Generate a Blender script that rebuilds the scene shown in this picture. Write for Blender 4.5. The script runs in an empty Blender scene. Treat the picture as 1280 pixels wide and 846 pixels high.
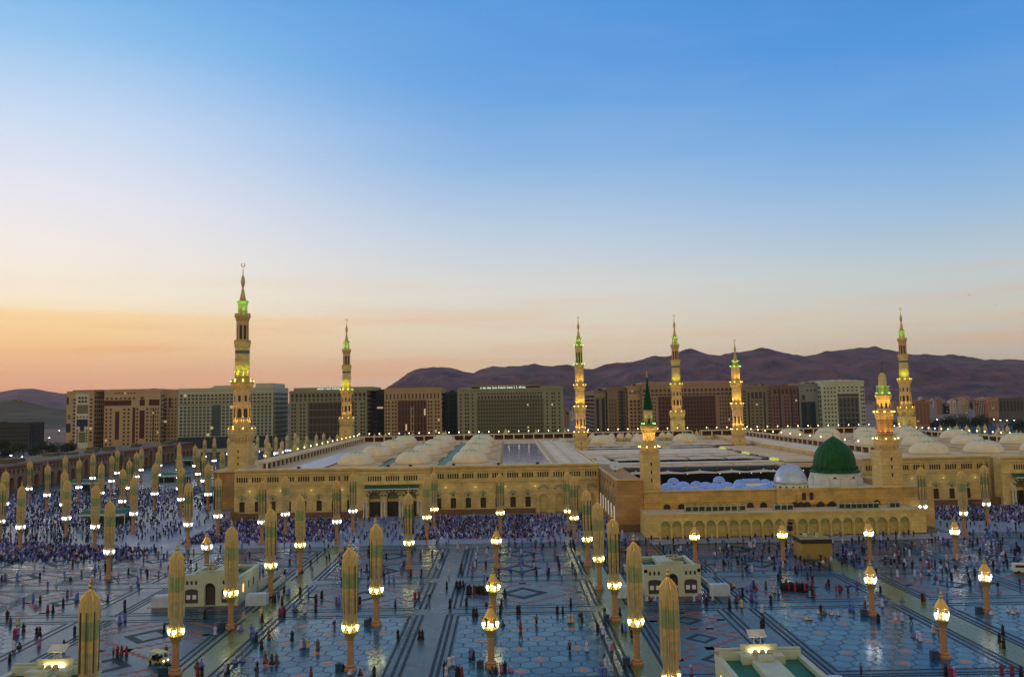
import bpy, math, random
from mathutils import Vector, Matrix
R_ = random.Random(7)
PI = math.pi
SC = bpy.context.scene
COL = SC.collection
rad = math.radians

# ------------------------------------------------------------------ camera
F_, H_ = 1000.0, 42.43
PT, YW, RL = .0789, .0085, .0185
_Y = Vector((math.sin(YW), math.cos(YW), 0))
_R0 = Vector((math.cos(YW), -math.sin(YW), 0))
CF = _Y * math.cos(PT) + Vector((0, 0, math.sin(PT)))
_U0 = -_Y * math.sin(PT) + Vector((0, 0, math.cos(PT)))
CR = _R0 * math.cos(RL) - _U0 * math.sin(RL)
CU = _U0 * math.cos(RL) + _R0 * math.sin(RL)
EYE = Vector((0, 0, H_))
def ray(x, y): return CF + CR * ((x - 640) / F_) - CU * ((y - 423) / F_)
def gz(x, y, z=0.0):
    d = ray(x, y); t = (z - H_) / d.z
    return d.x * t, d.y * t
def at(x, y, Y):
    d = ray(x, y); t = Y / d.y
    return d.x * t, H_ + d.z * t
def proj(X, Y, Z):
    p = Vector((X, Y, Z - H_)); d = p.dot(CF)
    return 640 + F_ * p.dot(CR) / d, 423 - F_ * p.dot(CU) / d
cam = bpy.data.cameras.new('camera'); co = bpy.data.objects.new('camera', cam); COL.objects.link(co)
cam.sensor_width = 36; cam.lens = 36 * F_ / 1280; cam.clip_start = 1; cam.clip_end = 60000
co.matrix_world = Matrix(((CR.x, CU.x, -CF.x, 0), (CR.y, CU.y, -CF.y, 0), (CR.z, CU.z, -CF.z, H_), (0, 0, 0, 1)))
SC.camera = co

# ------------------------------------------------------------------ materials
def lin(c):
    c = [x / 255 for x in c]
    return tuple((x / 12.92 if x <= .04045 else ((x + .055) / 1.055) ** 2.4) for x in c)
MATS = {}
def M(name, col=(.5, .5, .5), rough=.6, metal=0, emit=None, es=0, var=.18, scale=1.0, bump=0.0, spec=.5, col2=None, course=0):
    if name in MATS: return MATS[name]
    m = bpy.data.materials.new(name); m.use_nodes = True; nt = m.node_tree; N = nt.nodes; L = nt.links
    b = N['Principled BSDF']; b.inputs['Roughness'].default_value = rough; b.inputs['Metallic'].default_value = metal
    b.inputs['Specular IOR Level'].default_value = spec
    b.inputs['Base Color'].default_value = (*col, 1)
    if var > 0:
        tc = N.new('ShaderNodeTexCoord'); no = N.new('ShaderNodeTexNoise'); no.inputs['Scale'].default_value = scale
        no.inputs['Detail'].default_value = 5
        rp = N.new('ShaderNodeValToRGB'); rp.color_ramp.elements[0].position = .3; rp.color_ramp.elements[1].position = .72
        a = tuple(x * (1 - var) for x in col); c = col2 or tuple(min(1, x * (1 + var)) for x in col)
        rp.color_ramp.elements[0].color = (*a, 1); rp.color_ramp.elements[1].color = (*c, 1)
        L.new(tc.outputs['Object'], no.inputs['Vector']); L.new(no.outputs['Fac'], rp.inputs['Fac']); L.new(rp.outputs['Color'], b.inputs['Base Color'])
        if course:
            br = N.new('ShaderNodeTexBrick'); br.inputs['Scale'].default_value = 1 / course; br.inputs['Brick Width'].default_value = 1.6; br.inputs['Row Height'].default_value = .8; br.inputs['Mortar Size'].default_value = .025
            br.inputs['Color1'].default_value = (.86, .86, .86, 1); br.inputs['Color2'].default_value = (1.05, 1.02, .98, 1); br.inputs['Mortar'].default_value = (.62, .6, .56, 1)
            sp = N.new('ShaderNodeSeparateXYZ'); cb = N.new('ShaderNodeCombineXYZ'); ad = N.new('ShaderNodeMath'); L.new(tc.outputs['Object'], sp.inputs[0]); L.new(sp.outputs[0], ad.inputs[0]); L.new(sp.outputs[1], ad.inputs[1]); L.new(ad.outputs[0], cb.inputs[0]); L.new(sp.outputs[2], cb.inputs[1]); L.new(cb.outputs[0], br.inputs['Vector'])
            ml = N.new('ShaderNodeMix'); ml.data_type = 'RGBA'; ml.blend_type = 'MULTIPLY'; ml.inputs[0].default_value = 1; L.new(rp.outputs['Color'], ml.inputs[6]); L.new(br.outputs['Color'], ml.inputs[7]); L.new(ml.outputs[2], b.inputs['Base Color'])
        if bump:
            bp = N.new('ShaderNodeBump'); bp.inputs['Strength'].default_value = bump; bp.inputs['Distance'].default_value = .1
            L.new(no.outputs['Fac'], bp.inputs['Height']); L.new(bp.outputs['Normal'], b.inputs['Normal'])
    if emit:
        b.inputs['Emission Color'].default_value = (*emit, 1); b.inputs['Emission Strength'].default_value = es
    MATS[name] = m
    return m

stone = M('sandstone', (.64, .48, .19), .8, scale=.25, bump=.1, course=1.7, var=.25)
stone_l = M('pale_stone', (.70, .54, .20), .8, course=1.2, scale=.3)
stone_d = M('brown_granite', (.16, .08, .045), .5, scale=.5)
stone_r = M('red_brown_stone', (.42, .235, .08), .8, scale=.2, course=1.5, var=.25)
roofm = M('roof_stone', (.60, .46, .29), .8, scale=.12, var=.14, spec=.15)
roofw = M('white_roof', (.74, .62, .47), .8, scale=.1, var=.12, spec=.15)
domem = M('dome_cream', (.72, .61, .40), .6, scale=.4, var=.1)
dark = M('dark_opening', (.018, .014, .012), .4, var=0)
glass = M('dark_glass', (.02, .022, .028), .15, var=0)
greenm = M('green_awning', (.004, .075, .03), .6, var=.2)
greenroof = M('green_roof', (.01, .13, .075), .55, scale=.4)
gold = M('gilded_metal', (.75, .45, .10), .35, metal=.8, var=.1)
white = M('white_plaster', (.62, .62, .55), .6, scale=.5, var=.08)
blue_dome = M('silver_lead', (.30, .42, .78), .35, metal=.3, scale=1., var=.12)
green_dome = M('green_dome_paint', (.001, .075, .012), .6, scale=.8, var=.35, spec=.3)
teal = M('green_ornament', (.07, .20, .10), .5, var=.2)

# ------------------------------------------------------------------ mesh builder
class MB:
    def __init__(s): s.v = []; s.f = []; s.m = []; s.T = Matrix.Identity(4)
    def add(s, vs, fs, m=0):
        n = len(s.v); s.v += [tuple(s.T @ Vector(p)) for p in vs]
        for i, f in enumerate(fs):
            s.f.append(tuple(n + k for k in f)); s.m.append(m if isinstance(m, int) else m[i])
    def box(s, x0, x1, y0, y1, z0, z1, m=0):
        s.add([(x0, y0, z0), (x1, y0, z0), (x1, y1, z0), (x0, y1, z0), (x0, y0, z1), (x1, y0, z1), (x1, y1, z1), (x0, y1, z1)],
              [(0, 3, 2, 1), (4, 5, 6, 7), (0, 1, 5, 4), (1, 2, 6, 5), (2, 3, 7, 6), (3, 0, 4, 7)], m)
    def lathe(s, prof, n=16, m=0, c=(0, 0), ph=0.0, caps=True, mfun=None, flute=0.0):
        vs = []; fs = []; ms = []
        for (r, z) in prof:
            for k in range(n):
                a = ph + 2 * PI * k / n; rr = r * (1 - (flute if k % 2 else 0))
                vs.append((c[0] + rr * math.cos(a), c[1] + rr * math.sin(a), z))
        for i in range(len(prof) - 1):
            for k in range(n):
                k2 = (k + 1) % n
                fs.append((i * n + k, i * n + k2, (i + 1) * n + k2, (i + 1) * n + k)); ms.append(mfun(i, k) if mfun else m)
        if caps:
            fs.append(tuple(range(n))[::-1]); ms.append(m); fs.append(tuple((len(prof) - 1) * n + k for k in range(n))); ms.append(m)
        s.add(vs, fs, ms)
    def arch(s, c, z0, w, zs, rise, y0, y1, m=0, n=8):   # solid arched panel
        pts = [(c - w / 2, z0)] + [(c - w / 2 * math.cos(PI * i / n), zs + rise * math.sin(PI * i / n)) for i in range(n + 1)] + [(c + w / 2, z0)]
        k = len(pts)
        s.add([(x, y0, z) for x, z in pts] + [(x, y1, z) for x, z in pts],
              [tuple(range(k)), tuple(range(2 * k - 1, k - 1, -1))] + [(i, (i + 1) % k, k + (i + 1) % k, k + i) for i in range(k)], m)
    def bay(s, x0, x1, z0, z1, w, zsill, zs, rise, dep, mw=0, mr=0, mbk=1, n=8, c=None, y=0.0):   # wall bay with a recessed arched opening
        c = (x0 + x1) / 2 if c is None else c; a, b = c - w / 2, c + w / 2
        q = lambda p, m: s.add(p, [tuple(range(len(p)))], m)
        q([(x0, y, z0), (a, y, z0), (a, y, z1), (x0, y, z1)], mw); q([(b, y, z0), (x1, y, z0), (x1, y, z1), (b, y, z1)], mw)
        if zsill > z0:
            q([(a, y, z0), (b, y, z0), (b, y, zsill), (a, y, zsill)], mw)
        q([(a, y, zsill), (b, y, zsill), (b, y + dep, zsill), (a, y + dep, zsill)], mr)
        ar = [(c - w / 2 * math.cos(PI * i / n), zs + rise * math.sin(PI * i / n)) for i in range(n + 1)]
        for (xa, za), (xb, zb) in zip(ar, ar[1:]):
            q([(xa, y, za), (xb, y, zb), (xb, y, z1), (xa, y, z1)], mw)
            q([(xa, y, za), (xb, y, zb), (xb, y + dep, zb), (xa, y + dep, za)], mr)
        q([(a, y, zsill), (a, y, zs), (a, y + dep, zs), (a, y + dep, zsill)], mr); q([(b, y, zsill), (b, y, zs), (b, y + dep, zs), (b, y + dep, zsill)], mr)
        q([(a, y + dep, zsill)] + [(x, y + dep, z) for x, z in ar] + [(b, y + dep, zsill)], mbk)
    def build(s, name, mats, parent=None, loc=(0, 0, 0), smooth=False, label=None, cat=None, kind=None, group=None):
        me = bpy.data.meshes.new(name); me.from_pydata(s.v, [], s.f)
        for m in (mats if isinstance(mats, (list, tuple)) else [mats]): me.materials.append(m)
        me.polygons.foreach_set('material_index', s.m)
        if smooth: me.polygons.foreach_set('use_smooth', [True] * len(s.f))
        me.update()
        return link(name, me, parent, loc, label, cat, kind, group)
def link(name, data, parent=None, loc=(0, 0, 0), label=None, cat=None, kind=None, group=None):
    o = bpy.data.objects.new(name, data); COL.objects.link(o); o.location = loc
    if parent: o.parent = parent
    tag(o, label, cat, kind, group); return o
def tag(o, label=None, cat=None, kind=None, group=None):
    if label: o['label'] = label
    if cat: o['category'] = cat
    if kind: o['kind'] = kind
    if group: o['group'] = group
def thing(name, label, cat, loc=(0, 0, 0), rz=0, group=None):
    o = link(name, None, None, loc, label, cat, None, group); o.rotation_euler = (0, 0, rz); return o
def kids(o): return KID.get(o.name, [])
KID = {}
def reg(parent, *ch): KID.setdefault(parent.name, []).extend(ch)
def copy_tree(o, parent=None, loc=None, rz=None):
    c = o.copy(); COL.objects.link(c)
    if parent: c.parent = parent
    if loc is not None: c.location = loc
    if rz is not None: c.rotation_euler = (0, 0, rz)
    for ch in list(KID.get(o.name, [])):
        d = copy_tree(ch, c); reg(c, d)
    return c
ORD = 'first second third fourth fifth sixth seventh eighth ninth tenth eleventh twelfth thirteenth fourteenth fifteenth sixteenth seventeenth eighteenth nineteenth twentieth'.split()
TENS = {2: 'twenty', 3: 'thirty', 4: 'forty', 5: 'fifty', 6: 'sixty', 7: 'seventy', 8: 'eighty', 9: 'ninety'}
def ordn(i):
    if i < 20: return ORD[i]
    t, u = divmod(i + 1, 10)
    return TENS[t][:-1] + 'ieth' if u == 0 else TENS[t] + '-' + ORD[u - 1]
def order_labels(objs, desc, zone, group=None):
    s = sorted(objs, key=lambda o: proj(o.location.x, o.location.y, o.location.z)[0])
    for i, o in enumerate(s):
        pos = 'leftmost' if i == 0 else ('rightmost' if i == len(s) - 1 else ordn(i) + ' from left')
        if len(s) == 1: o['label'] = f'{desc} {zone}'
        else: o['label'] = f'{desc} {zone}, {pos}'
        if group: o['group'] = group

# ------------------------------------------------------------------ world: dusk sky
w = bpy.data.worlds.new('World'); SC.world = w; w.use_nodes = True
nt = w.node_tree; N = nt.nodes; L = nt.links
bg = N['Background']
geo = N.new('ShaderNodeTexCoord'); sep = N.new('ShaderNodeSeparateXYZ'); L.new(geo.outputs['Generated'], sep.inputs[0])
def math_(op, a, b=None, c=None):
    n = N.new('ShaderNodeMath'); n.operation = op
    for i, x in enumerate((a, b, c)):
        if x is None: continue
        if isinstance(x, (int, float)): n.inputs[i].default_value = x
        else: L.new(x, n.inputs[i])
    return n.outputs[0]
el = math_('MULTIPLY', math_('ARCSINE', sep.outputs['Z']), 180 / PI)          # elevation in degrees
az = math_('MULTIPLY', math_('ARCTAN2', sep.outputs['X'], sep.outputs['Y']), 180 / PI)
tilt = math_('ADD', el, math_('MULTIPLY', az, 0.0))
mp = math_('DIVIDE', math_('ADD', tilt, 10), 100)                          # -10..90 deg to 0..1
def ramp(stops):
    r = N.new('ShaderNodeValToRGB'); e = r.color_ramp.elements
    while len(e) > 1: e.remove(e[-1])
    for i, (d, c) in enumerate(stops):
        p = (d + 10) / 100
        if i == 0: e[0].position = p; k = e[0]
        else: k = e.new(p)
        k.color = (*lin(c), 1)
    L.new(mp, r.inputs[0]); return r.outputs[0]
left = ramp([(-10, (110, 95, 85)), (0.0, (216, 152, 126)), (1.8, (238, 174, 134)), (4, (249, 199, 142)), (6.0, (254, 216, 158)), (6.25, (251, 228, 192)), (7.2, (248, 234, 210)), (10, (243, 234, 228)), (13.5, (230, 229, 240)), (18, (198, 217, 242)), (23, (140, 192, 236)), (29, (84, 158, 226)), (50, (140, 158, 184)), (90, (152, 160, 170))])
mid = ramp([(-10, (100, 95, 90)), (0.0, (206, 172, 146)), (2, (222, 194, 160)), (4.5, (228, 212, 186)), (8, (220, 218, 212)), (12, (188, 206, 226)), (17, (134, 180, 226)), (22, (94, 158, 224)), (29, (76, 148, 220)), (50, (138, 156, 184)), (90, (152, 160, 170))])
right = ramp([(-10, (95, 92, 90)), (0.0, (182, 166, 150)), (2.5, (204, 190, 168)), (5, (208, 204, 188)), (8, (190, 204, 210)), (12, (148, 186, 222)), (17, (104, 164, 224)), (22, (74, 146, 220)), (29, (48, 126, 210)), (50, (132, 154, 184)), (90, (152, 160, 170))])
back = ramp([(-10, (100, 88, 75)), (0, (218, 192, 152)), (8, (232, 206, 164)), (20, (214, 196, 164)), (50, (165, 165, 165)), (90, (152, 160, 170))])
def sstep(x, a, b):
    n = N.new('ShaderNodeMapRange'); n.interpolation_type = 'SMOOTHSTEP'; L.new(x, n.inputs[0]); n.inputs[1].default_value = a; n.inputs[2].default_value = b
    return n.outputs[0]
def mix(f, a, b):
    n = N.new('ShaderNodeMix'); n.data_type = 'RGBA'
    L.new(f, n.inputs[0])
    for s_, x in ((6, a), (7, b)):
        L.new(x, n.inputs[s_])
    return n.outputs[2]
c1 = mix(sstep(az, -32, 2), left, mid)
c2 = mix(sstep(az, -2, 34), c1, right)
c3 = mix(sstep(math_('ABSOLUTE', az), 70, 130), c2, back)
# very soft streaks of thin cloud near the horizon
mpv = N.new('ShaderNodeMapping'); mpv.inputs['Scale'].default_value = (1.5, 1.5, 26); L.new(geo.outputs['Generated'], mpv.inputs[0])
cn = N.new('ShaderNodeTexNoise'); cn.inputs['Scale'].default_value = 2.2; cn.inputs['Detail'].default_value = 4; L.new(mpv.outputs[0], cn.inputs['Vector'])
lowm = N.new('ShaderNodeMapRange'); L.new(el, lowm.inputs[0]); lowm.inputs[1].default_value = 10; lowm.inputs[2].default_value = 2
cf = math_('MULTIPLY', math_('MULTIPLY', sstep(cn.outputs['Fac'], .45, .75), lowm.outputs[0]), .45)
cc = N.new('ShaderNodeRGB'); cc.outputs[0].default_value = (*lin((235, 160, 110)), 1)
c4 = mix(cf, c3, cc.outputs[0])
mp2 = N.new('ShaderNodeMapping'); mp2.inputs['Scale'].default_value = (1.2, 2.6, 9); mp2.inputs['Rotation'].default_value = (0, .25, .5); L.new(geo.outputs['Generated'], mp2.inputs[0])
cn2 = N.new('ShaderNodeTexNoise'); cn2.inputs['Scale'].default_value = 1.6; cn2.inputs['Detail'].default_value = 7; cn2.inputs['Roughness'].default_value = .62; L.new(mp2.outputs[0], cn2.inputs['Vector'])
cw = N.new('ShaderNodeRGB'); cw.outputs[0].default_value = (*lin((228, 222, 232)), 1)
c4 = mix(math_('MULTIPLY', sstep(cn2.outputs['Fac'], .40, .85), .07), c4, cw.outputs[0])
sky = N.new('ShaderNodeTexSky'); sky.sky_type = 'NISHITA'; sky.sun_disc = False; sky.sun_elevation = rad(1.5); sky.sun_rotation = rad(-62)
add = N.new('ShaderNodeMix'); add.data_type = 'RGBA'; add.blend_type = 'ADD'; add.inputs[0].default_value = .03
L.new(c4, add.inputs[6]); L.new(sky.outputs[0], add.inputs[7])
L.new(add.outputs[2], bg.inputs[0]); bg.inputs[1].default_value = 1.0
sl = bpy.data.lights.new('sun', 'SUN'); sl.energy = .35; sl.angle = rad(25); sl.color = (1, .72, .5)
so = bpy.data.objects.new('sun', sl); COL.objects.link(so)
so.rotation_euler = Vector((math.sin(rad(-62)), math.cos(rad(-62)), math.sin(rad(9)))).to_track_quat('Z', 'Y').to_euler()

# ------------------------------------------------------------------ ground
def sheet(name, x0, x1, y0, y1, z, m, nx=1, ny=1, kind='structure'):
    b = MB()
    for i in range(nx):
        for j in range(ny):
            xa, xb = x0 + (x1 - x0) * i / nx, x0 + (x1 - x0) * (i + 1) / nx; ya, yb = y0 + (y1 - y0) * j / ny, y0 + (y1 - y0) * (j + 1) / ny
            b.add([(xa, ya, z), (xb, ya, z), (xb, yb, z), (xa, yb, z)], [(0, 1, 2, 3)])
    return b.build(name, m, kind=kind)
desert = M('desert_ground', (.16, .10, .075), .9, scale=.004, var=.35)
asphalt = M('asphalt', (.045, .042, .042), .8, scale=.05)
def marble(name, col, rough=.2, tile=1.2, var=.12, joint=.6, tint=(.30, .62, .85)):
    m = bpy.data.materials.new(name); m.use_nodes = True; nt = m.node_tree; N = nt.nodes; L = nt.links
    b = N['Principled BSDF']; tc = N.new('ShaderNodeTexCoord')
    br = N.new('ShaderNodeTexBrick'); br.inputs['Scale'].default_value = 1 / tile; br.offset = 0; br.inputs['Brick Width'].default_value = 1; br.inputs['Row Height'].default_value = 1
    br.inputs['Mortar Size'].default_value = .03
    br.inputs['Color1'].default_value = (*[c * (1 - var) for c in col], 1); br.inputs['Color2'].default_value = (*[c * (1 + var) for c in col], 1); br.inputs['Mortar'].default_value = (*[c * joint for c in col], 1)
    no = N.new('ShaderNodeTexNoise'); no.inputs['Scale'].default_value = .12; no.inputs['Detail'].default_value = 6
    mx = N.new('ShaderNodeMix'); mx.data_type = 'RGBA'; mx.blend_type = 'MULTIPLY'; mx.inputs[0].default_value = .6
    L.new(tc.outputs['Object'], br.inputs['Vector']); L.new(tc.outputs['Object'], no.inputs['Vector'])
    rp = N.new('ShaderNodeValToRGB'); rp.color_ramp.elements[0].position = .3; rp.color_ramp.elements[0].color = (.6, .62, .66, 1); rp.color_ramp.elements[1].position = .7; rp.color_ramp.elements[1].color = (1, 1, 1, 1)
    L.new(no.outputs['Fac'], rp.inputs[0]); L.new(br.outputs['Color'], mx.inputs[6]); L.new(rp.outputs[0], mx.inputs[7]); L.new(mx.outputs[2], b.inputs['Base Color'])
    rr = N.new('ShaderNodeMapRange'); L.new(no.outputs['Fac'], rr.inputs[0]); rr.inputs[3].default_value = rough * .6; rr.inputs[4].default_value = rough * 1.9; L.new(rr.outputs[0], b.inputs['Roughness'])
    n2 = N.new('ShaderNodeTexNoise'); n2.inputs['Scale'].default_value = .8; L.new(tc.outputs['Object'], n2.inputs['Vector'])
    bp = N.new('ShaderNodeBump'); bp.inputs['Strength'].default_value = .02; bp.inputs['Distance'].default_value = .05; L.new(n2.outputs['Fac'], bp.inputs['Height']); L.new(bp.outputs[0], b.inputs['Normal'])
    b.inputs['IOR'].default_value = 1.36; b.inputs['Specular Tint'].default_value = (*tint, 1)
    MATS[name] = m
    return m
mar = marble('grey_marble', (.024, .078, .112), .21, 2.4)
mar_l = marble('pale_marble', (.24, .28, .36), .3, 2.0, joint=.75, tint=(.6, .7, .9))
mar_w = marble('walkway_marble', (.13, .15, .04), .2, 1.3, tint=(.55, .8, .35))  # yellow-green lamp glow on the paving is put into this marble colour
s_dark = M('black_granite', (.006, .012, .018), .5, var=.1, spec=.15)
s_red = M('red_granite', (.25, .06, .035), .5, var=.2, spec=.25)
joint_m = M('dark_joint', (.006, .022, .035), .4, var=.1, spec=.25)
hexa = M('blue_marble', (.014, .080, .145), .19, scale=.4, var=.3, spec=.34)
hexb = M('light_blue_marble', (.045, .14, .19), .19, scale=.4, var=.3, spec=.34)
for m_ in (hexa, hexb): m_.node_tree.nodes['Principled BSDF'].inputs['Specular Tint'].default_value = (.28, .62, .85, 1)
hexp = M('pink_marble', (.42, .15, .07), .4, scale=1.2, var=.3, spec=.3)
sheet('ground', -8800, 9800, -250, 11800, -.02, desert)
sheet('city_ground', -700, 900, 60, 1000, -.012, asphalt)
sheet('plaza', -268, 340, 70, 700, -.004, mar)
# pale prayer terrace before the mosque
b = MB()
def quad(b, x0, x1, y0, y1, z, m=0): b.add([(x0, y0, z), (x1, y0, z), (x1, y1, z), (x0, y1, z)], [(0, 1, 2, 3)], m)
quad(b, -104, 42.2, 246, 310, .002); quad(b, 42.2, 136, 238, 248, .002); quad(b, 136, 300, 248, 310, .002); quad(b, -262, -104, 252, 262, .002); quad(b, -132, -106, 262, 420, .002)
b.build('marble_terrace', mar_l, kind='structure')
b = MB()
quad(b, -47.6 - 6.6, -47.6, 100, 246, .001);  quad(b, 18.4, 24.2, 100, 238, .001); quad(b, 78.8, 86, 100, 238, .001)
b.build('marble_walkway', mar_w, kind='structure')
b = MB(); quad(b, -17.4, -12.7, 90, 246, .001); b.build('marble_walkway', marble('grey_walkway_marble', (.075, .10, .11), .22, 1.3, tint=(.55, .7, .75)), kind='structure')
# dark stripes in the paving: depth runs and transverse runs
b = MB(); w_ = .28
def vs(x, y0, y1, wd=w_): quad(b, x - wd, x + wd, y0, y1, .006)
def hs(y, x0, x1, wd=.3): quad(b, x0, x1, y - wd, y + wd, .008)
for x in (-54.6, -53.2, -47.8, -46.6, -18.7, -17.5, -12.6, -11.6, 17.9, 18.9, 24.2, 25.2, 42.9, 44.0, 48.3, 49.3, 78.2, 79.2, 85.6, 86.6, 110.5, 111.6, -81.5, -80.5, -87, -109, -110, -138, -139):
    vs(x, 90, 165.2); vs(x, 169.6, 194); vs(x, 199, 238)
blocks = []
XB = [(-200, -139), (-137.5, -111), (-108, -88.5), (-79.5, -55.8), (-45.4, -20.1), (-10.4, 16.5), (26.2, 41.6), (50.4, 76.9), (88, 109), (113, 140), (142, 200)]
YB = [(90, 124.5), (127, 164.2), (171, 193), (200.5, 216), (219, 237.5)]
for (x0, x1) in XB:
    for (y0, y1) in YB:
        for x in (x0, x1): vs(x, y0, y1, .24)
        for y in (y0, y1): hs(y, x0 - .24, x1 + .24, .24)
for y in (125.5, 165.6, 169.2, 194.4, 199.2, 217.2, 238.2):
    for (x0, x1) in ((-262, -55), (-46.2, -19.0), (-11.3, 17.6), (25.5, 42.6), (43, 48), (49.6, 78), (87, 260)): hs(y, x0, x1, .28)
b.build('paving_stripe', s_dark, kind='structure')
# flagstone panels (hexagon pattern) and knot panels (red stepped lines, dark lozenges)
def hexpanel(x0, x1, y0, y1, s=1.9):
    b = MB(); quad(b, x0, x1, y0, y1, .000, 3); sx = s * 1.732; rows = int((y1 - y0) / (s * 1.5)) + 2; cols = int((x1 - x0) / sx) + 2
    cl = lambda x, y, z: (min(max(x, x0 + .05), x1 - .05), min(max(y, y0 + .05), y1 - .05), z)
    for j in range(rows):
        for i in range(cols):
            cx = x0 + (i + (.5 if j % 2 else 0)) * sx; cy = y0 + j * s * 1.5
            flower = (j % 4 == 1 and i % 3 == 0) or (j % 4 == 3 and i % 3 == 1)
            r = s * .925; pts = [cl(cx + r * math.cos(PI / 6 + k * PI / 3) * R_.uniform(.97, 1.01), cy + r * math.sin(PI / 6 + k * PI / 3), .004) for k in range(6)]
            if max(p[0] for p in pts) - min(p[0] for p in pts) < .2 or max(p[1] for p in pts) - min(p[1] for p in pts) < .2: continue
            b.add(pts, [tuple(range(6))], 1 if flower or R_.random() < .4 else 0)
            if flower and x0 + s < cx < x1 - s and y0 + s < cy < y1 - s:
                b.add([(cx + .5 * r * math.cos(k * PI / 4), cy + .5 * r * math.sin(k * PI / 4), .008) for k in range(8)], [tuple(range(8))], 2)
    b.build('flagstone_panel', [hexa, hexb, hexp, joint_m], kind='structure')
def knotpanel(x0, x1, y0, y1, sc=1.0):
    b = MB(); cx, cy = (x0 + x1) / 2, (y0 + y1) / 2; wx, wy = (x1 - x0) / 2 - 1.2, (y1 - y0) / 2 - 1.2; s = .95 * sc
    def line(xa, ya, xb, yb, m=0, sz=s):
        n = max(2, int(math.hypot(xb - xa, yb - ya) / (sz * 1.75)))
        for k in range(n + 1):
            if m == 0 and R_.random() < .18: continue
            px, py = xa + (xb - xa) * k / n, ya + (yb - ya) * k / n
            quad(b, px - sz * .8, px + sz * .8, py - sz * .55, py + sz * .55, .004 + .0002 * (k % 2), m)
    nrep = max(1, round(wy / wx))
    for t in range(nrep):
        c = cy - wy + wy * (2 * t + 1) / nrep; h = wy / nrep
        for sx in (-1, 1):
            line(cx + sx * wx, c, cx, c + h * .95); line(cx + sx * wx, c, cx, c - h * .95)
            line(cx + sx * wx, c + h * .55, cx + sx * wx * .45, c + h * .98)
            line(cx + sx * wx, c - h * .55, cx + sx * wx * .45, c - h * .98)
        for k in range(8):
            a0, a1 = k * PI / 4, (k + 1) * PI / 4
            if k % 2: continue
        r1, r2 = wx * .46, wx * .27
        for k in range(4):
            a, d = k * PI / 2, (k + 1) * PI / 2
            p = [(cx + r1 * math.cos(a), c + r1 * math.sin(a), .004), (cx + r1 * math.cos(d), c + r1 * math.sin(d), .004), (cx + r2 * math.cos(d), c + r2 * math.sin(d), .004), (cx + r2 * math.cos(a), c + r2 * math.sin(a), .004)]
            b.add(p, [(0, 1, 2, 3)], 1)
    b.build('inlay_panel', [s_red, s_dark], kind='structure')
for (x0, x1) in XB:
    for k, (y0, y1) in enumerate(YB):
        if x0 < -150 or x1 > 150: continue
        if k < 2 and not (26 < x0 < 27 or -80 < x0 < -79): hexpanel(x0 + .4, x1 - .4, y0 + .4, y1 - .4)
        else: knotpanel(x0, x1, y0, y1)

# ------------------------------------------------------------------ columns with lanterns and folded umbrellas
colm = M('column_stone', (.40, .21, .095), .55, scale=1.5)
capm = M('capital_bronze', (.34, .24, .09), .5, scale=2)
fab1 = M('ochre_fabric', (.66, .51, .22), .8, scale=1.2, var=.15)
fab2 = M('green_fabric', (.33, .43, .20), .8, scale=1.2, var=.15)
fab3 = M('beige_fabric', (.55, .46, .26), .8, scale=1.2, var=.15)
lampg = M('lantern_glass', (.9, .9, .7), .4, emit=(1, .88, .16), es=1.7, var=0)
lampc = M('lantern_core', (1, 1, .8), .4, emit=(1, .97, .45), es=30, var=0)
lampwc = M('white_lantern_core', (1, 1, 1), .4, emit=(.78, .88, 1), es=22, var=0)
lampw = M('white_lantern_glass', (.9, .9, .9), .4, emit=(.45, .62, 1), es=2.4, var=0)
def lantern_parts(root, z0, h, r, wd, gm):
    for k in range(4):
        a = PI / 4 * 0 + k * PI / 2 - PI / 2 + .18
        b = MB(); b.lathe([(wd * .12, z0 - .25), (wd * .38, z0), (wd * .41, z0 + h * .2), (wd * .44, z0 + h * .5), (wd * .46, z0 + h * .66)], 6, ph=a, mfun=lambda i, k: 1 if i == 2 else 0)
        lo = b.build('lantern', gm, root, (r * math.cos(a), r * math.sin(a), 0))
        c = MB(); c.lathe([(wd * .75, z0 + h * .66), (wd * .5, z0 + h * .76), (wd * .2, z0 + h * .92), (.05, z0 + h * 1.08)], 6, ph=a)
        cp = c.build('lantern_cap', gold, lo); reg(lo, cp); reg(root, lo)
        c = MB(); ca, sa = math.cos(a), math.sin(a)
        c.T = Matrix.Rotation(a, 4, 'Z'); c.box(.3, r, -.09, .09, z0 - .35, z0 - .2)
        br = c.build('bracket', capm, root); reg(root, br)
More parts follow.
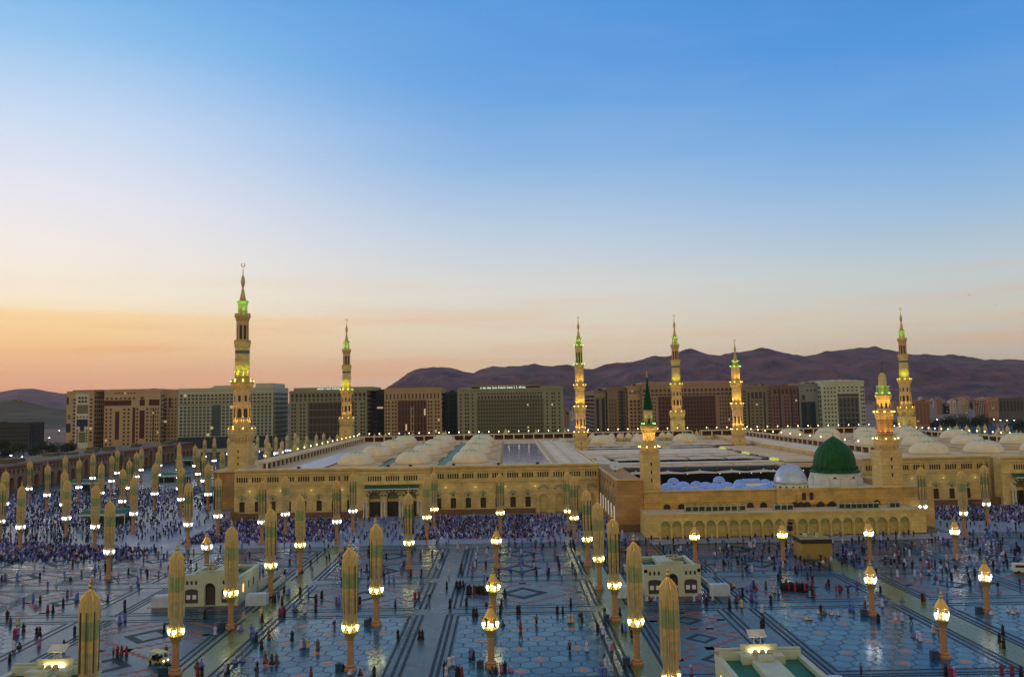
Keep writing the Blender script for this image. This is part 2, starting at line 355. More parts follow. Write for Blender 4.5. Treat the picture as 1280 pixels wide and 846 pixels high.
def make_column(umb, gm):
    root = thing('folded_umbrella' if umb else 'street_lamp', 'x', 'umbrella' if umb else 'lamp')
    b = MB(); b.lathe([(1.05, 0), (1.05, .35), (.85, .5), (.9, .8), (.62, 1.0)], 12); o = b.build('plinth', colm, root, smooth=False); reg(root, o)
    b = MB(); b.lathe([(.56, 1.0), (.52, 4.4)], 12, caps=False); o = b.build('column', colm, root, smooth=True); reg(root, o)
    b = MB(); b.lathe([(.6, 4.4), (.62, 4.6), (.55, 4.7), (.72, 5.2), (1.05, 5.9), (1.12, 6.0), (1.0, 6.15)], 8, ph=PI / 8); o = b.build('capital', capm, root); reg(root, o)
    if umb:
        lantern_parts(root, 6.3, 1.4, 1.1, .50, gm)
        n = 32; prof = [(.7, 6.3), (.8, 7.0), (1.05, 7.9), (1.16, 9.5), (1.2, 11.5), (1.22, 13.0), (1.24, 14.2), (1.26, 15.4), (1.28, 16.6), (1.26, 17.4), (1.1, 18.0), (.75, 18.6), (.35, 19.0), (.2, 19.3)]
        def mf(i, k):
            z = prof[i][1]
            return 0 if z >= 15.3 else (1 if z >= 12.9 else (0 if z >= 11.4 else 2))
        b = MB(); b.lathe(prof, n, mfun=mf, flute=.24)
        o = b.build('canopy', [fab1, fab2, fab3], root); reg(root, o)
        b = MB()
        for k in range(8):
            a = k * PI / 4 + .1; ca, sa = math.cos(a), math.sin(a)
            b.T = Matrix.Rotation(a, 4, 'Z'); b.box(1.06, 1.27, -.035, .035, 9.0, 16.6)
        o = b.build('rib', M('dark_rib', (.13, .09, .05), .6, var=0), root); reg(root, o)
        b = MB(); b.lathe([(.32, 19.1), (.16, 19.4), (.28, 19.7), (.12, 19.95), (.2, 20.2), (.05, 20.45), (.03, 21.0)], 8)
        for k in range(8):
            b.T = Matrix.Rotation(k * PI / 4, 4, 'Z'); b.add([(.35, -.06, 19.05), (1.25, -.09, 17.95), (1.25, .09, 17.95), (.35, .06, 19.05), (.35, 0, 19.2), (1.28, 0, 18.1)], [(0, 1, 5, 4), (3, 4, 5, 2), (0, 4, 3), (1, 2, 5)])
        o = b.build('finial', gold, root); reg(root, o)
    else:
        lantern_parts(root, 6.3, 1.5, 1.1, .54, gm)
        b = MB(); b.lathe([(.7, 6.15), (.5, 6.5), (.45, 7.6), (.9, 7.8), (1.12, 7.9), (.78, 8.5), (.4, 9.2), (.22, 9.4), (.36, 9.65), (.15, 9.9), (.22, 10.1), (.05, 10.35), (.03, 10.9)], 8, ph=PI / 8)
        o = b.build('lamp_head', gold, root); reg(root, o)
    return root
P_umb_g, P_umb_w, P_post_g, P_post_w = make_column(1, [lampg, lampc]), make_column(1, [lampw, lampwc]), make_column(0, [lampg, lampc]), make_column(0, [lampw, lampwc])
used = set(); KIDM = KID
LASTK = lambda o: KID.get(o.name, [])
def put(proto, x, y):
    if proto.name not in used: used.add(proto.name); proto.location = (x, y, 0); proto.rotation_euler = (0, 0, R_.uniform(-.1, .1)); return proto
    o = copy_tree(proto, loc=(x, y, 0), rz=R_.uniform(-.1, .1))
    for c in KIDM.get(proto.name, []) and [q for q in LASTK(o)]:
        n = c.name.split('.')[0]
        if n == 'canopy': c.rotation_euler = (0, 0, R_.uniform(0, .5)); f = R_.uniform(.94, 1.06); c.scale = (f, f * R_.uniform(.97, 1.03), 1)
        if n == 'rib': c.scale = (1.03, 1.03, 1); c.rotation_euler = (0, 0, R_.uniform(0, .5)); c.material_slots[0].link = 'OBJECT'; c.material_slots[0].material = R_.choice([MATS['dark_rib'], fab3, fab1, M('slit_shadow', (.03, .022, .015), .9, var=0)])
    return o
Xc = dict(a=-53.8, b=-25.8, m=-3.2, c=20.3, u=48.1, p=70.2, r=92.6, s=115.8)
near_rows = {0: [(-54.2, 106, 'U'), (20.6, 106, 'U')],
    1: [(-53.8, 132.4, 'U'), (-25.8, 132.4, 'U'), (-3.2, 132.4, 'P'), (20.3, 132.4, 'U'), (70, 132.4, 'Pw')],
    2: [(-53.8, 158.3, 'U'), (-25.8, 158.3, 'U'), (-3.2, 158.3, 'P'), (20.3, 158.3, 'U'), (70.2, 158.3, 'Pw'), (92.6, 158.3, 'Pw')],
    3: [(-53.8, 184.4, 'U'), (20.3, 184.4, 'U')],
    4: [(-130.5, 204, 'Uw'), (-100.8, 206, 'Uw'), (-77.7, 210, 'Pw'), (-53.8, 210.2, 'U'), (-25.8, 210.2, 'U'), (-3.2, 210.2, 'P'), (20.3, 210.2, 'U'), (48.1, 210.2, 'P'), (70.9, 210.2, 'P'), (93.4, 210.2, 'Pw'), (115.8, 210.2, 'Pw')]}
RN = {0: 'in front of the nearest full row', 1: 'in the nearest full row', 2: 'in the second nearest row', 3: 'in the third nearest row', 4: 'in the fourth nearest row'}
PR = {'U': P_umb_g, 'Uw': P_umb_w, 'P': P_post_g, 'Pw': P_post_w}
COLUMNS = []
for k, row in near_rows.items():
    us, ps = [], []
    for (x, y, t) in row:
        o = put(PR[t], x, y); (us if t[0] == 'U' else ps).append(o); COLUMNS.append((x, y))
    if us: order_labels(us, 'folded ochre and green umbrella on lantern column', RN[k], 'folded umbrellas on the plaza')
    if ps: order_labels(ps, 'short lantern column without umbrella', RN[k], 'lantern columns on the plaza')
# farther umbrellas, placed from where their finials show (all 21 m high)
def far_umb(pts, zone, proto=P_umb_w):
    os_ = []
    for (px, py) in pts:
        x, y = gz(px, py, 21); os_.append(put(proto, x, y)); COLUMNS.append((x, y))
    order_labels(os_, 'folded umbrella column', zone, 'folded umbrellas on the plaza')
far_umb([(338 - 10, 594), (357, 588), (421, 593), (441, 585)], 'before the mosque wall, left of its green awning')
far_umb([(533, 589), (542, 583), (624.5, 585)], 'before the mosque wall, between awning and blue roof', P_umb_g)
far_umb([(709, 583), (716.5, 588)], 'before the side doorway of the mosque wall', P_umb_g)
far_umb([(1150.5, 576.5), (1200.6, 581), (1229.4, 574)], 'before the right mosque wing')
L1 = [(7.5, 583), (2, 596), (37.6, 571.5), (27.6, 600), (60, 576), (81, 583), (84.5, 593), (120, 599), (153.6, 580), (127, 574), (168, 589)]
L2 = [(82, 566), (99.5, 570), (116.5, 563), (140, 565), (147, 559), (162, 570), (171, 561.5), (177, 556.5), (194, 574), (198, 560), (200, 553)]
L3 = [(224, 551), (224, 556), (224.5, 562), (225, 570), (227, 578), (236, 596.5), (244, 553), (248, 559), (255, 564), (260.6, 574), (278, 560), (273, 590), (256, 546), (268, 549), (268, 544)]
far_umb(L1, 'in the dense crowd at the left'); far_umb(L2, 'near the long brown arcade building'); far_umb(L3, 'between arcade building and front left minaret')
# rear plaza: only the tips show over the roof; one mesh each
def make_tip():
    b = MB(); prof = [(.5, 0), (.5, 4.4), (1.1, 6.0), (1.25, 8), (1.3, 11.5), (1.34, 13), (1.36, 15.4), (1.38, 16.8), (1.1, 18), (.5, 18.8), (.2, 19.2), (.25, 19.7), (.08, 20), (.03, 21)]
    b.lathe(prof, 16, mfun=lambda i, k: 1 if prof[i][1] in (13,) else (2 if prof[i][1] in (6.0, 8) else (3 if prof[i][1] < 5 else 0)), flute=.12)
    for k in range(4):
        a = k * PI / 2 + .3; b.lathe([(.3, 6.3), (.4, 7.6), (.1, 8)], 6, m=4, c=(1.35 * math.cos(a), 1.35 * math.sin(a)))
    return b
tipm = make_tip().build('folded_umbrella', [fab1, fab2, fab3, colm, lampw], cat='umbrella'); first_tip = [tipm]
def tips(pts, zone):
    os_ = []
    for px, py in pts:
        x, y = gz(px, py, 21)
        if first_tip: o = first_tip.pop()
        else: o = tipm.copy(); COL.objects.link(o)
        o.location = (x, y, 0); os_.append(o)
    order_labels(os_, 'folded umbrella', zone, 'folded umbrellas beyond the mosque')
tips([(286, 544), (322, 542), (334, 541), (332.5, 545), (336, 549), (320, 552.5), (333, 558), (345, 543), (352.5, 547.5), (350.6, 555), (359, 541), (369, 538.6), (372.6, 543.4), (368.6, 551.4), (383.5, 542), (381.6, 550), (395.4, 540), (395, 547.5), (404.6, 538.6), (412.4, 543), (421.8, 540)], 'over the roof between the left minarets')
hb_ = MB(); hb_.lathe([(.5, 0), (.45, 9), (.5, 13), (3.0, 13.4), (2.9, 14.2), (1.9, 17), (.9, 19.2), (.2, 20.4), (.08, 21.2), (.03, 22)], 16, mfun=lambda i, k: 3 if i < 2 else (0 if (i + k // 2) % 2 else 2), flute=.1)
ho_ = []
for px, py in ((587, 537), (632, 535), (670, 536), (706, 536.5)):
    x, y = gz(px, py, 21)
    if not ho_: o = hb_.build('half_open_umbrella', [fab1, fab2, fab3, colm], cat='umbrella')
    else: o = ho_[0].copy(); COL.objects.link(o)
    o.location = (x, y, 0); ho_.append(o)
order_labels(ho_, 'half opened golden umbrella', 'before the wide grey-green hotel', 'half open umbrellas')
tips([(460.6, 542), (468, 540), (475.6, 539), (481.8, 539), (505.7, 542), (511.8, 539.7), (516, 538), (553.8, 537), (557, 536.5)], 'over the roof, right of the rear left minaret')
tips([(859.5, 534), (870.6, 535), (881, 536.6), (885.5, 532.7), (895, 533.4), (908, 535), (950.5, 535), (964.5, 534), (988, 533.4), (998, 530), (1003.6, 535), (1013, 530), (1031.7, 532), (1047, 532), (1067.7, 532), (1074.7, 529.5)], 'below the hotels, left of the green dome minaret')
tips([(1150, 530), (1161.5, 530), (1175, 529), (1187, 530), (1195.7, 528.5), (1208, 528.5), (1211, 532), (1201, 535.5), (1222.5, 529), (1231, 528), (1230, 539), (1244.7, 535.6), (1247.5, 530.7), (1253.5, 533.5), (1259, 529), (1269.6, 537.8), (1276, 536.4)], 'near the blue hoarding at the far right')

# ------------------------------------------------------------------ mosque
mosque = thing('mosque', 'vast sandstone mosque with rows of cream domes on its flat roof', 'mosque', (0, 310, 0))
MY = 310
def mpart(b, name, mats, **k):
    o = b.build(name, mats, mosque, **k); return o
ZT = 18.2
# wall bays
ornm = M('cream_voussoir', (.6, .5, .3), .6, var=.1)
def ornament(cx, z, r0, r1, y=-.16):
    b = MB(); n = 13
    for i in range(n):
        a, c = PI * (i + .08) / n, PI * (i + .92) / n
        rr = r1 * (1.12 if i % 2 else 1)
        p = [(cx - r0 * math.cos(a), z + r0 * math.sin(a)), (cx - r0 * math.cos(c), z + r0 * math.sin(c)), (cx - rr * math.cos(c), z + rr * math.sin(c)), (cx - rr * math.cos(a), z + rr * math.sin(a))]
        b.add([(x, y, q) for x, q in p] + [(x, .02, q) for x, q in p], [(0, 1, 2, 3), (4, 7, 6, 5), (0, 4, 5, 1), (1, 5, 6, 2), (2, 6, 7, 3), (3, 7, 4, 0)], i % 2)
    return b
W_ = M('window_grille', (.035, .022, .015), .5, scale=8, var=.5)
def wallseg(x0, x1, n, y=0.0, windows=True, ztop=ZT):
    """n bays along the facade at local depth y"""
    st = (x1 - x0) / n
    b = MB(); b.T = Matrix.Translation((0, y, 0))
    for i in range(n):
        xa, xb = x0 + i * st, x0 + (i + 1) * st
        if windows: b.bay(xa, xb, 1.9, 12.2, 2.1, 2.3, 6.1, .25, .5, 0, 0, 1, 2)
        else: b.box(xa, xb, 0, .6, 1.9, 12.2, 0)
    b.box(x0, x1, .01, .8, 12.2, ztop - .3, 0)
    for z, d, h, m in ((12.2, .35, .45, 2), (12.9, .2, .25, 2), (16.3, .3, .35, 2), (17.5, .5, .35, 2), (17.9, .8, .5, 2)): b.box(x0, x1, -d, .3, z, z + h, m)
    b.box(x0, x1, -.5, .02, 0, 1.9, 3)
    o = mpart(b, 'facade_wall', [stone, W_, stone_l, stone_d])
    for i in range(n):
        cx = x0 + (i + .5) * st
        g = MB(); g.T = Matrix.Translation((0, y, 0))
        for k in range(5):
            g.arch(cx - 1.8 + k * .9, 13.6, .5, 15.2, .3, -.05, .03, 0, 4)
        for k in range(6): g.box(cx - 2.3 + k * .9, cx - 2.2 + k * .9, -.16, .0, 13.5, 15.6, 1)
        mpart(g, 'window_grille', [dark, stone_l])
        if windows:
            g = MB(); g.T = Matrix.Translation((0, y, 0)); cc = M('spot_lamp', (.9, .8, .5), .5, emit=(1, .85, .5), es=.5, var=0)
            g = ornament(cx, 7.3, .45, 1.35); g.arch(cx, 6.8, .9, 7.3, .45, -.06, .03, 1, 6)
            g2 = MB(); 
            oo = mpart(g, 'arch_ornament', [ornm, teal]); oo.location.y = y
            if i % 2 == 0:
                g = MB(); g.T = Matrix.Translation((0, y, 0)); g.box(xx := cx + st / 2 - .15, xx + .3, -.3, -.02, 10.1, 10.35)
                oo = mpart(g, 'wall_lamp', cc); pl = bpy.data.lights.new('wall_light', 'POINT'); pl.energy = 16; pl.color = (1, .85, .35); pl.shadow_soft_size = .4; po = bpy.data.objects.new('wall_light', pl); COL.objects.link(po); po.parent = mosque; po.location = (cx + st / 2, y - 1.3, 10.2)
wallseg(-104.5, -57.5, 8); wallseg(-29.5, 10.5, 7); wallseg(137, 186, 8); wallseg(214, 262, 8)
# portal with awning
def portal(x0, x1, y=-4.5, nm='entrance_portal'):
    b = MB(); b.T = Matrix.Translation((0, y, 0)); c = (x0 + x1) / 2; half = 10.2
    b.box(x0, c - half, 0, 5, 0, ZT - .3, 0); b.box(c + half, x1, 0, 5, 0, ZT - .3, 0)
    st = 2 * half / 3
    for i in range(3):
        xa = c - half + i * st; b.bay(xa, xa + st, 0, 12.0, 4.4, 0.02, 7.2, 2.4, 2.6, 0, 2, 1, 10)
    b.box(c - half, c + half, .01, 5, 12.0, ZT - .3, 0)
    for z, d, h in ((12.2, .35, .45), (16.3, .3, .35), (17.5, .5, .35), (17.9, .8, .5)): b.box(x0, x1, -d, .3, z, z + h, 2)
    o = mpart(b, nm, [stone_l, dark, stone_l]); 
    for i in range(3):
        g = ornament(c - half + (i + .5) * st, 7.2, 2.3, 3.0); q = mpart(g, 'arch_ornament', [ornm, teal]); q.location.y = y
        g = MB(); g.T = Matrix.Translation((0, y, 0)); g.box(c - half + (i + .5) * st - 1.7, c - half + (i + .5) * st + 1.7, 2.4, 2.5, 0.03, 5.4, 0); mpart(g, 'door', [dark])
        g = MB(); g.T = Matrix.Translation((0, y, 0)); g.arch(c - half + (i + .5) * st, 6.9, 4.2, 7.2, 2.2, 2.3, 2.4, 0, 10); mpart(g, 'tympanum', M('portal_tympanum', (.22, .20, .10), .7))
        g = MB(); g.T = Matrix.Translation((0, y, 0)); g.box(c - half + (i + .5) * st - 2.1, c - half + (i + .5) * st + 2.1, 2.2, 2.35, 5.6, 6.8, 0); mpart(g, 'door_lintel', [stone_l])
    for i in range(4):
        for s in (-.55, .55):
            g = MB(); g.lathe([(.45, 0.05), (.45, .6), (.28, .8), (.26, 5.2), (.45, 5.6), (.5, 6.0)], 10, c=(c - half + i * st + s, y - .8), m=0); mpart(g, 'portal_column', white)
    for k in range(3):
        g = MB(); g.T = Matrix.Translation((0, y, 0)); cx = c - 6.8 + 6.8 * k
        for j in range(6): g.arch(cx - 2.2 + j * .9, 13.6, .5, 15.2, .3, -.05, .03, 0, 4)
        mpart(g, 'window_grille', [dark])
    g = MB(); g.add([(c - half, y - 2.6, 11.2), (c + half, y - 2.6, 11.2), (c + half, y - .02, 12.3), (c - half, y - .02, 12.3), (c - half, y - 2.6, 10.95), (c + half, y - 2.6, 10.95), (c + half, y - .02, 12.05), (c - half, y - .02, 12.05)],
                  [(0, 1, 2, 3), (4, 7, 6, 5), (0, 4, 5, 1), (1, 5, 6, 2), (3, 2, 6, 7), (0, 3, 7, 4)]); mpart(g, 'awning', greenm)
    g = MB(); g.box(c - half - .2, c + half + .2, y - 2.8, y - 2.6, 10.6, 10.95); mpart(g, 'awning_beam', white)
portal(-57.5, -29.5); portal(186, 214, -7)
# side doorway stretch between wing and old block
b = MB()
for i in range(4): b.bay(10.5 + i * 6.1, 10.5 + (i + 1) * 6.1, 0, 12.2, 3.0, .03, 5.6, 1.5, 1.6, 0, 0, 1, 8)
b.box(10.5, 35, .01, .8, 12.2, ZT - .3)
for z, d, h in ((12.2, .35, .45), (16.3, .3, .35), (17.5, .5, .35), (17.9, .8, .5)): b.box(10.5, 35, -d, .3, z, z + h, 2)
mpart(b, 'side_facade', [stone, dark, stone_l])
for i in range(4):
    mpart(ornament(10.5 + (i + .5) * 6.1, 8.6, 1.2, 1.9), 'arch_ornament', [ornm, teal])
    g = MB(); cx = 10.5 + (i + .5) * 6.1
    for k in range(5): g.arch(cx - 1.8 + k * .9, 13.6, .5, 15.2, .3, -.05, .03, 0, 4)
    mpart(g, 'window_grille', [dark])
# stair ramps at the foot of the wall
for (xa, xb, s) in ((-62, -54, -1), (-30, -18, 1), (176, 186, -1), (-104, -98, 1)):
    g = MB(); y0, y1 = -5.5, -2.6
    za, zb = (3.2, 1.0) if s > 0 else (1.0, 3.2)
    g.add([(xa, y0, 0), (xb, y0, 0), (xb, y1, 0), (xa, y1, 0), (xa, y0, za), (xb, y0, zb), (xb, y1, zb), (xa, y1, za)], [(0, 1, 5, 4), (1, 2, 6, 5), (2, 3, 7, 6), (3, 0, 4, 7), (4, 5, 6, 7)]); mpart(g, 'stair_ramp', stone_d)
# body sides and recessed left corner
b = MB(); b.box(-104.3, 34.8, .85, 235, .2, 17.3, 0); b.box(137.2, 261.8, .85, 235, .2, 17.3, 0); b.box(34.8, 137.2, 160, 234.9, .2, 15.8, 0)
b.box(-122, -104.3, 26, 290, .1, 15.4, 1); b.box(-123, -104.3, 25.4, 290, 15.4, 16.0, 0); b.box(261.8, 280, 26, 290, .1, 15.4, 1); b.box(-122, 280, 235, 290, .15, 15.1, 0)
mpart(b, 'hall_block', [stone, stone_r])
for i in range(9):
    g = MB(); g.T = Matrix.Translation((-122.05, 30 + i * 26, 0)) @ Matrix.Rotation(-PI / 2, 4, 'Z'); g.arch(0, 2, 3, 6, 1.5, -.1, .02, 0); mpart(g, 'side_window', [dark])
b = MB()
b.box(-104.4, 35, .4, 235.2, 17.3, 17.75, 0); b.box(137, 262, .4, 235.2, 17.3, 17.75, 0)
for x in (-104.4, 34.4, 137.1, 261.5): b.box(x, x + .6, .8, 235, 17.75, 18.5, 1)
b.box(-104.4, 35, .3, 1.6, 17.75, 18.5, 1); b.box(137, 262, .3, 1.6, 17.75, 18.5, 1); b.box(-122.2, 280.2, 235.3, 290, 15.1, 15.6, 0)
mpart(b, 'roof', [roofm, roofw])
pool = M('glossy_roof_panel', (.12, .14, .34), .12, var=.1, spec=.8)
b = MB(); quad(b, -2, 16.5, 6, 165, 17.80); b.T = Matrix.Identity(4); mpart(b, 'glossy_roof', pool)
b = MB(); quad(b, -86, -72, 4, 120, 17.8); mpart(b, 'glossy_roof', M('pale_violet_roof', (.34, .33, .48), .3))
b = MB()
for x0, x1 in ((-51.5, -47.5), (-28.5, -24)): quad(b, x0, x1, 3, 185, 17.80)
mpart(b, 'roof_channel', M('green_channel', (.03, .17, .08), .5))
for x in (-71.5, -51.8, -47.2, -28.8, -23.6, -2.6, 17.2, 20.5, 27, 33, 150, 158, 180):
    g = MB(); g.box(x - .35, x + .35, 2.5, 200, 17.76, 18.35); mpart(g, 'roof_kerb', roofw if x > 0 else stone_r)
for (x0, x1, z) in ((21, 26.6, 18.6), (27.6, 32.6, 18.1)):
    g = MB(); g.add([(x0, 3, 17.8), (x1, 3, 17.8), (x1, 180, 17.8), (x0, 180, 17.8), ((x0 + x1) / 2, 3, z), ((x0 + x1) / 2, 180, z)], [(0, 1, 4), (1, 2, 5, 4), (2, 3, 5), (3, 0, 4, 5)]); mpart(g, 'sloped_roof', roofw)
# domes (one part each) with square kerb base
def dome_mesh(r, h, kerb):
    b = MB(); b.T = Matrix.Identity(4)
    b.lathe([(kerb * 1.414, 0), (kerb * 1.414, .5), (r * 1.12 * 1.414, 1.0)], 4, m=0, ph=PI / 4)
    prof = [(r * math.cos(t * PI / 2 / 9) ** .9 if t < 9 else .05, .95 + h * math.sin(t * PI / 2 / 9)) for t in range(10)]
    b.lathe(prof, 24, mfun=lambda i, k: 1 if i < 6 or (i == 6 and k % 2) else 2)
    b.lathe([(.25, h + .8), (.15, h + 1.4), (.22, h + 1.6), (.03, h + 2.4)], 6, m=1)
    return b
dm = M('dome_green_star', (.33, .48, .25), .6)
proto = dome_mesh(7.4, 5.2, 9.6).build('dome', [roofm, domem, dm], mosque, (0, 0, 0)); pdone = False
proto.data.polygons.foreach_set('use_smooth', [p.area < 8 for p in proto.data.polygons])
DX = [-60.2, -37.4, -14.8]; DXR = [168.6, 190.6, 213.8, 237]; DY = [12, 63, 115, 168]
for x in DX + DXR:
    for y in DY:
        o = proto if not pdone else proto.copy()
        if pdone: COL.objects.link(o)
        pdone = True; o.location = (x, y - .5, 17.76)
# low roof segments around domes
for j, y in enumerate(DY[:-1]):
    for (xa, xb) in ((-71, -52.2), (-46.8, -29.2), (-23.2, -4.5), (159, 179), (181, 200), (202, 224)):
        g = MB(); g.box(xa, xb, y + 24, y + 27, 17.76, 18.7); mpart(g, 'roof_beam', roofm)
# lamp colonnades on the roof
bulb = M('bulb_glass', (1, .9, .6), .4, emit=(1, .8, .42), es=6, var=0)
LP = MB(); LP.lathe([(.12, 0), (.1, 2.4)], 6, m=0); LP.lathe([(.12, 2.4), (.3, 2.7), (.12, 3.0)], 8, m=1)
lampdat = None; nl = 0; rest = []
def roof_lamp(x, y, z):
    global lampdat, nl
    nl += 1
    if nl > 100: rest.append((x, y, z)); return
    if lampdat is None: o = LP.build('roof_lamp', [white, bulb], mosque, (x, y, z)); lampdat = o.data
    else: link('roof_lamp', lampdat, mosque, (x, y, z))
def colonnade(x0, y0, x1, y1, z0, n, wd=4, h=3.2, lamp_every=1):
    ln = math.hypot(x1 - x0, y1 - y0); T = Matrix.Translation((x0, y0, z0)) @ Matrix.Rotation(math.atan2(y1 - y0, x1 - x0), 4, 'Z')
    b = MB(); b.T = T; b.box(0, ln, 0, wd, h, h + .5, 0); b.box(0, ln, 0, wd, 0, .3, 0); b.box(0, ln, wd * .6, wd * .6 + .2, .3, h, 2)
    st = ln / n
    for i in range(n + 1): b.box(i * st - .35, i * st + .35, 0, .6, .3, h, 1); b.box(i * st - .35, i * st + .35, wd - .6, wd, .3, h, 1)
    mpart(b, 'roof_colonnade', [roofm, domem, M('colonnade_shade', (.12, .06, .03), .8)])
    for i in range(0, n, lamp_every):
        p = T @ Vector((i * st + st / 2, .3, h + .5)); roof_lamp(p.x, p.y, p.z - .9)
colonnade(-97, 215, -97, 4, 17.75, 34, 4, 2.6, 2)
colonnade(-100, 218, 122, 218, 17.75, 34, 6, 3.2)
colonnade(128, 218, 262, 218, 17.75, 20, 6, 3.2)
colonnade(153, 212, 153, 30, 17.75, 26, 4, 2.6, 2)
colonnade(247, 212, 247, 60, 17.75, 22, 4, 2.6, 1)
# central court zone: white roofs, base block coloured dark for shade in the gaps
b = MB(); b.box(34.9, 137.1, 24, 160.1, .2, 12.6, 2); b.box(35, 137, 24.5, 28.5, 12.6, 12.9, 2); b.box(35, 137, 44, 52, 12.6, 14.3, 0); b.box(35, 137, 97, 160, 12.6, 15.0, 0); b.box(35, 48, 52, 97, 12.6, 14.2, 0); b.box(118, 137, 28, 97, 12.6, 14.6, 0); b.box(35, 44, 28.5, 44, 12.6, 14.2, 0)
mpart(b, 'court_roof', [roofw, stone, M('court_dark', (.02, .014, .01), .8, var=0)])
for k in range(20):
    g = MB(); xx = 48 + k * 4.4 + R_.uniform(-.5, .5); zz = R_.uniform(10.9, 12.3); g.box(xx - .12, xx + .12, 23.7, 23.95, zz, zz + .25); mpart(g, 'court_lamp', M('court_bulb', (1, .9, .4), .5, emit=(1, .85, .3), es=1.5, var=0))
b = MB(); b.box(140, 149, 20, 200, 17.76, 18.3, 0); b.box(118, 136, 30, 200, 15.0, 15.9, 0)
for i in range(24): b.box(118, 136.5, 32 + i * 7, 32.4 + i * 7, 15.9, 16.1, 1)
mpart(b, 'ribbed_roof', [roofw, roofm])
for i in range(9):
    g = MB(); g.box(116.5, 117.9, 40 + i * 14, 48 + i * 14, 14.7, 15.6); mpart(g, 'clerestory', M('lit_clerestory', (.22, .16, .08), .5, var=.1) if i % 3 else M('lit_clerestory_window', (.3, .3, .1), .5, emit=(.8, .9, .15), es=.5, var=0))  # plain brown unlit windows, every third one lit
for k, px in enumerate((745, 795, 848)):
    x, y = gz(px, 551, 16.4); o = proto.copy(); COL.objects.link(o); o.location = (x, 168, 15.7); o.scale = (1.05, 1.05, 1.05)
sd = MB(); sd.lathe([(2.4, 0), (2.4, 1.6), (2.6, 1.7), (2.5, 2.6), (1.9, 3.9), (1.0, 4.7), (.1, 5.1), (.04, 6)], 14, m=0); sdo = None
for px in (740, 764, 775, 785.6, 796, 828, 836):
    x, _ = at(px, 540, 520)
    if sdo is None: sdo = sd.build('small_dome', [domem], mosque, (x, 210, 15.9), smooth=True)
    else: link('small_dome', sdo.data, mosque, (x, 210, 15.9))
if rest:
    g = MB()
    for (x, y, z) in rest:
        g.T = Matrix.Translation((x, y, z)); g.lathe([(.12, 0), (.1, 2.4)], 5, m=0); g.lathe([(.12, 2.4), (.3, 2.7), (.12, 3.0)], 6, m=1)
    mpart(g, 'roof_lamps', [white, bulb], kind='stuff')
for (px, py) in ((513 + 0, 587), (373, 586), (485, 587), (567, 586), (623, 583), (672, 582)):
    x, _ = at(px, py, 310); g = MB(); g.box(x - .6, x + .6, .2, .9, 18.5, 19.2); mpart(g, 'floodlight_box', [dark])
# tensile sunshades of the two courts
canv = M('white_canvas', (.64, .53, .40), .8, scale=.3, var=.1, spec=.1)
shade_objs = []
def sunshade(x, y, wd, dp, z=14.8, rise=.9, inv=False):
    root = thing('courtyard_sunshade', 'x', 'sunshade', (x, y, 12.6))
    b = MB(); n = 10
    P = []
    for j in range(n + 1):
        for i in range(n + 1):
            u, v = i / n * 2 - 1, j / n * 2 - 1; r = max(abs(u), abs(v))
            P.append((u * wd / 2, v * dp / 2, z - 12.6 + rise * ((1 - r) ** (1.6) if not inv else r * .9) - .25 * abs(u * v)))
    b.add(P, [(j * (n + 1) + i, j * (n + 1) + i + 1, (j + 1) * (n + 1) + i + 1, (j + 1) * (n + 1) + i) for j in range(n) for i in range(n)])
    c = b.build('canvas', canv, root, smooth=True)
    b = MB(); b.lathe([(.2, 0), (.16, z - 12.6 + rise - .1)], 8); b.lathe([(.3, z - 12.6 + rise), (.1, z - 12.6 + rise + .5)], 6); b.build('mast', gold, root)
    b = MB()
    for (ux, uy) in ((1, 1), (-1, 1), (1, -1), (-1, -1)):
        b.add([(0, -.08, z - 12.6 + rise + .04), (0, .08, z - 12.6 + rise + .04), (ux * wd / 2, uy * dp / 2 + .08, z - 12.6 - .2), (ux * wd / 2, uy * dp / 2 - .08, z - 12.6 - .2)], [(0, 1, 2, 3)])
    b.build('arm', M('grey_arm', (.25, .22, .2), .5), root)
    shade_objs.append(root); return root
A0 = [sunshade(x, 327.5, 12.6, 8.0, 12.6, .7) for x in (52, 65, 78, 91, 104)]
order_labels(A0, 'white canvas sunshade', 'directly behind the small blue domes', 'courtyard sunshades')
A = [sunshade(x, y, 12.2, 7.2, 14.4, .9) for x in (50, 63, 76, 89, 102, 114) for y in (342.2,)]
order_labels(A, 'flat white canvas sunshade', 'in the second row behind the small blue domes', 'courtyard sunshades')
Bq = [sunshade(x, y, 16, 14, 15.2, 1.0) for x in (57, 74, 91, 108) for y in (371,)]
order_labels(Bq, 'flat white canvas sunshade', 'in the front part of the rear courtyard', 'courtyard sunshades')
Bq = [sunshade(x, y, 16, 14, 15.2, 1.0) for x in (57, 74, 91, 108) for y in (393,)]
order_labels(Bq, 'flat white canvas sunshade', 'in the rear part of the rear courtyard', 'courtyard sunshades')
T = [sunshade(x, 452, 11, 11, 16.8, 2.6) for x in (46, 58, 70, 82, 97, 109, 121, 133)]
order_labels(T, 'peaked white tent roof', 'before the cream domes', 'peaked tents on the mosque roof')

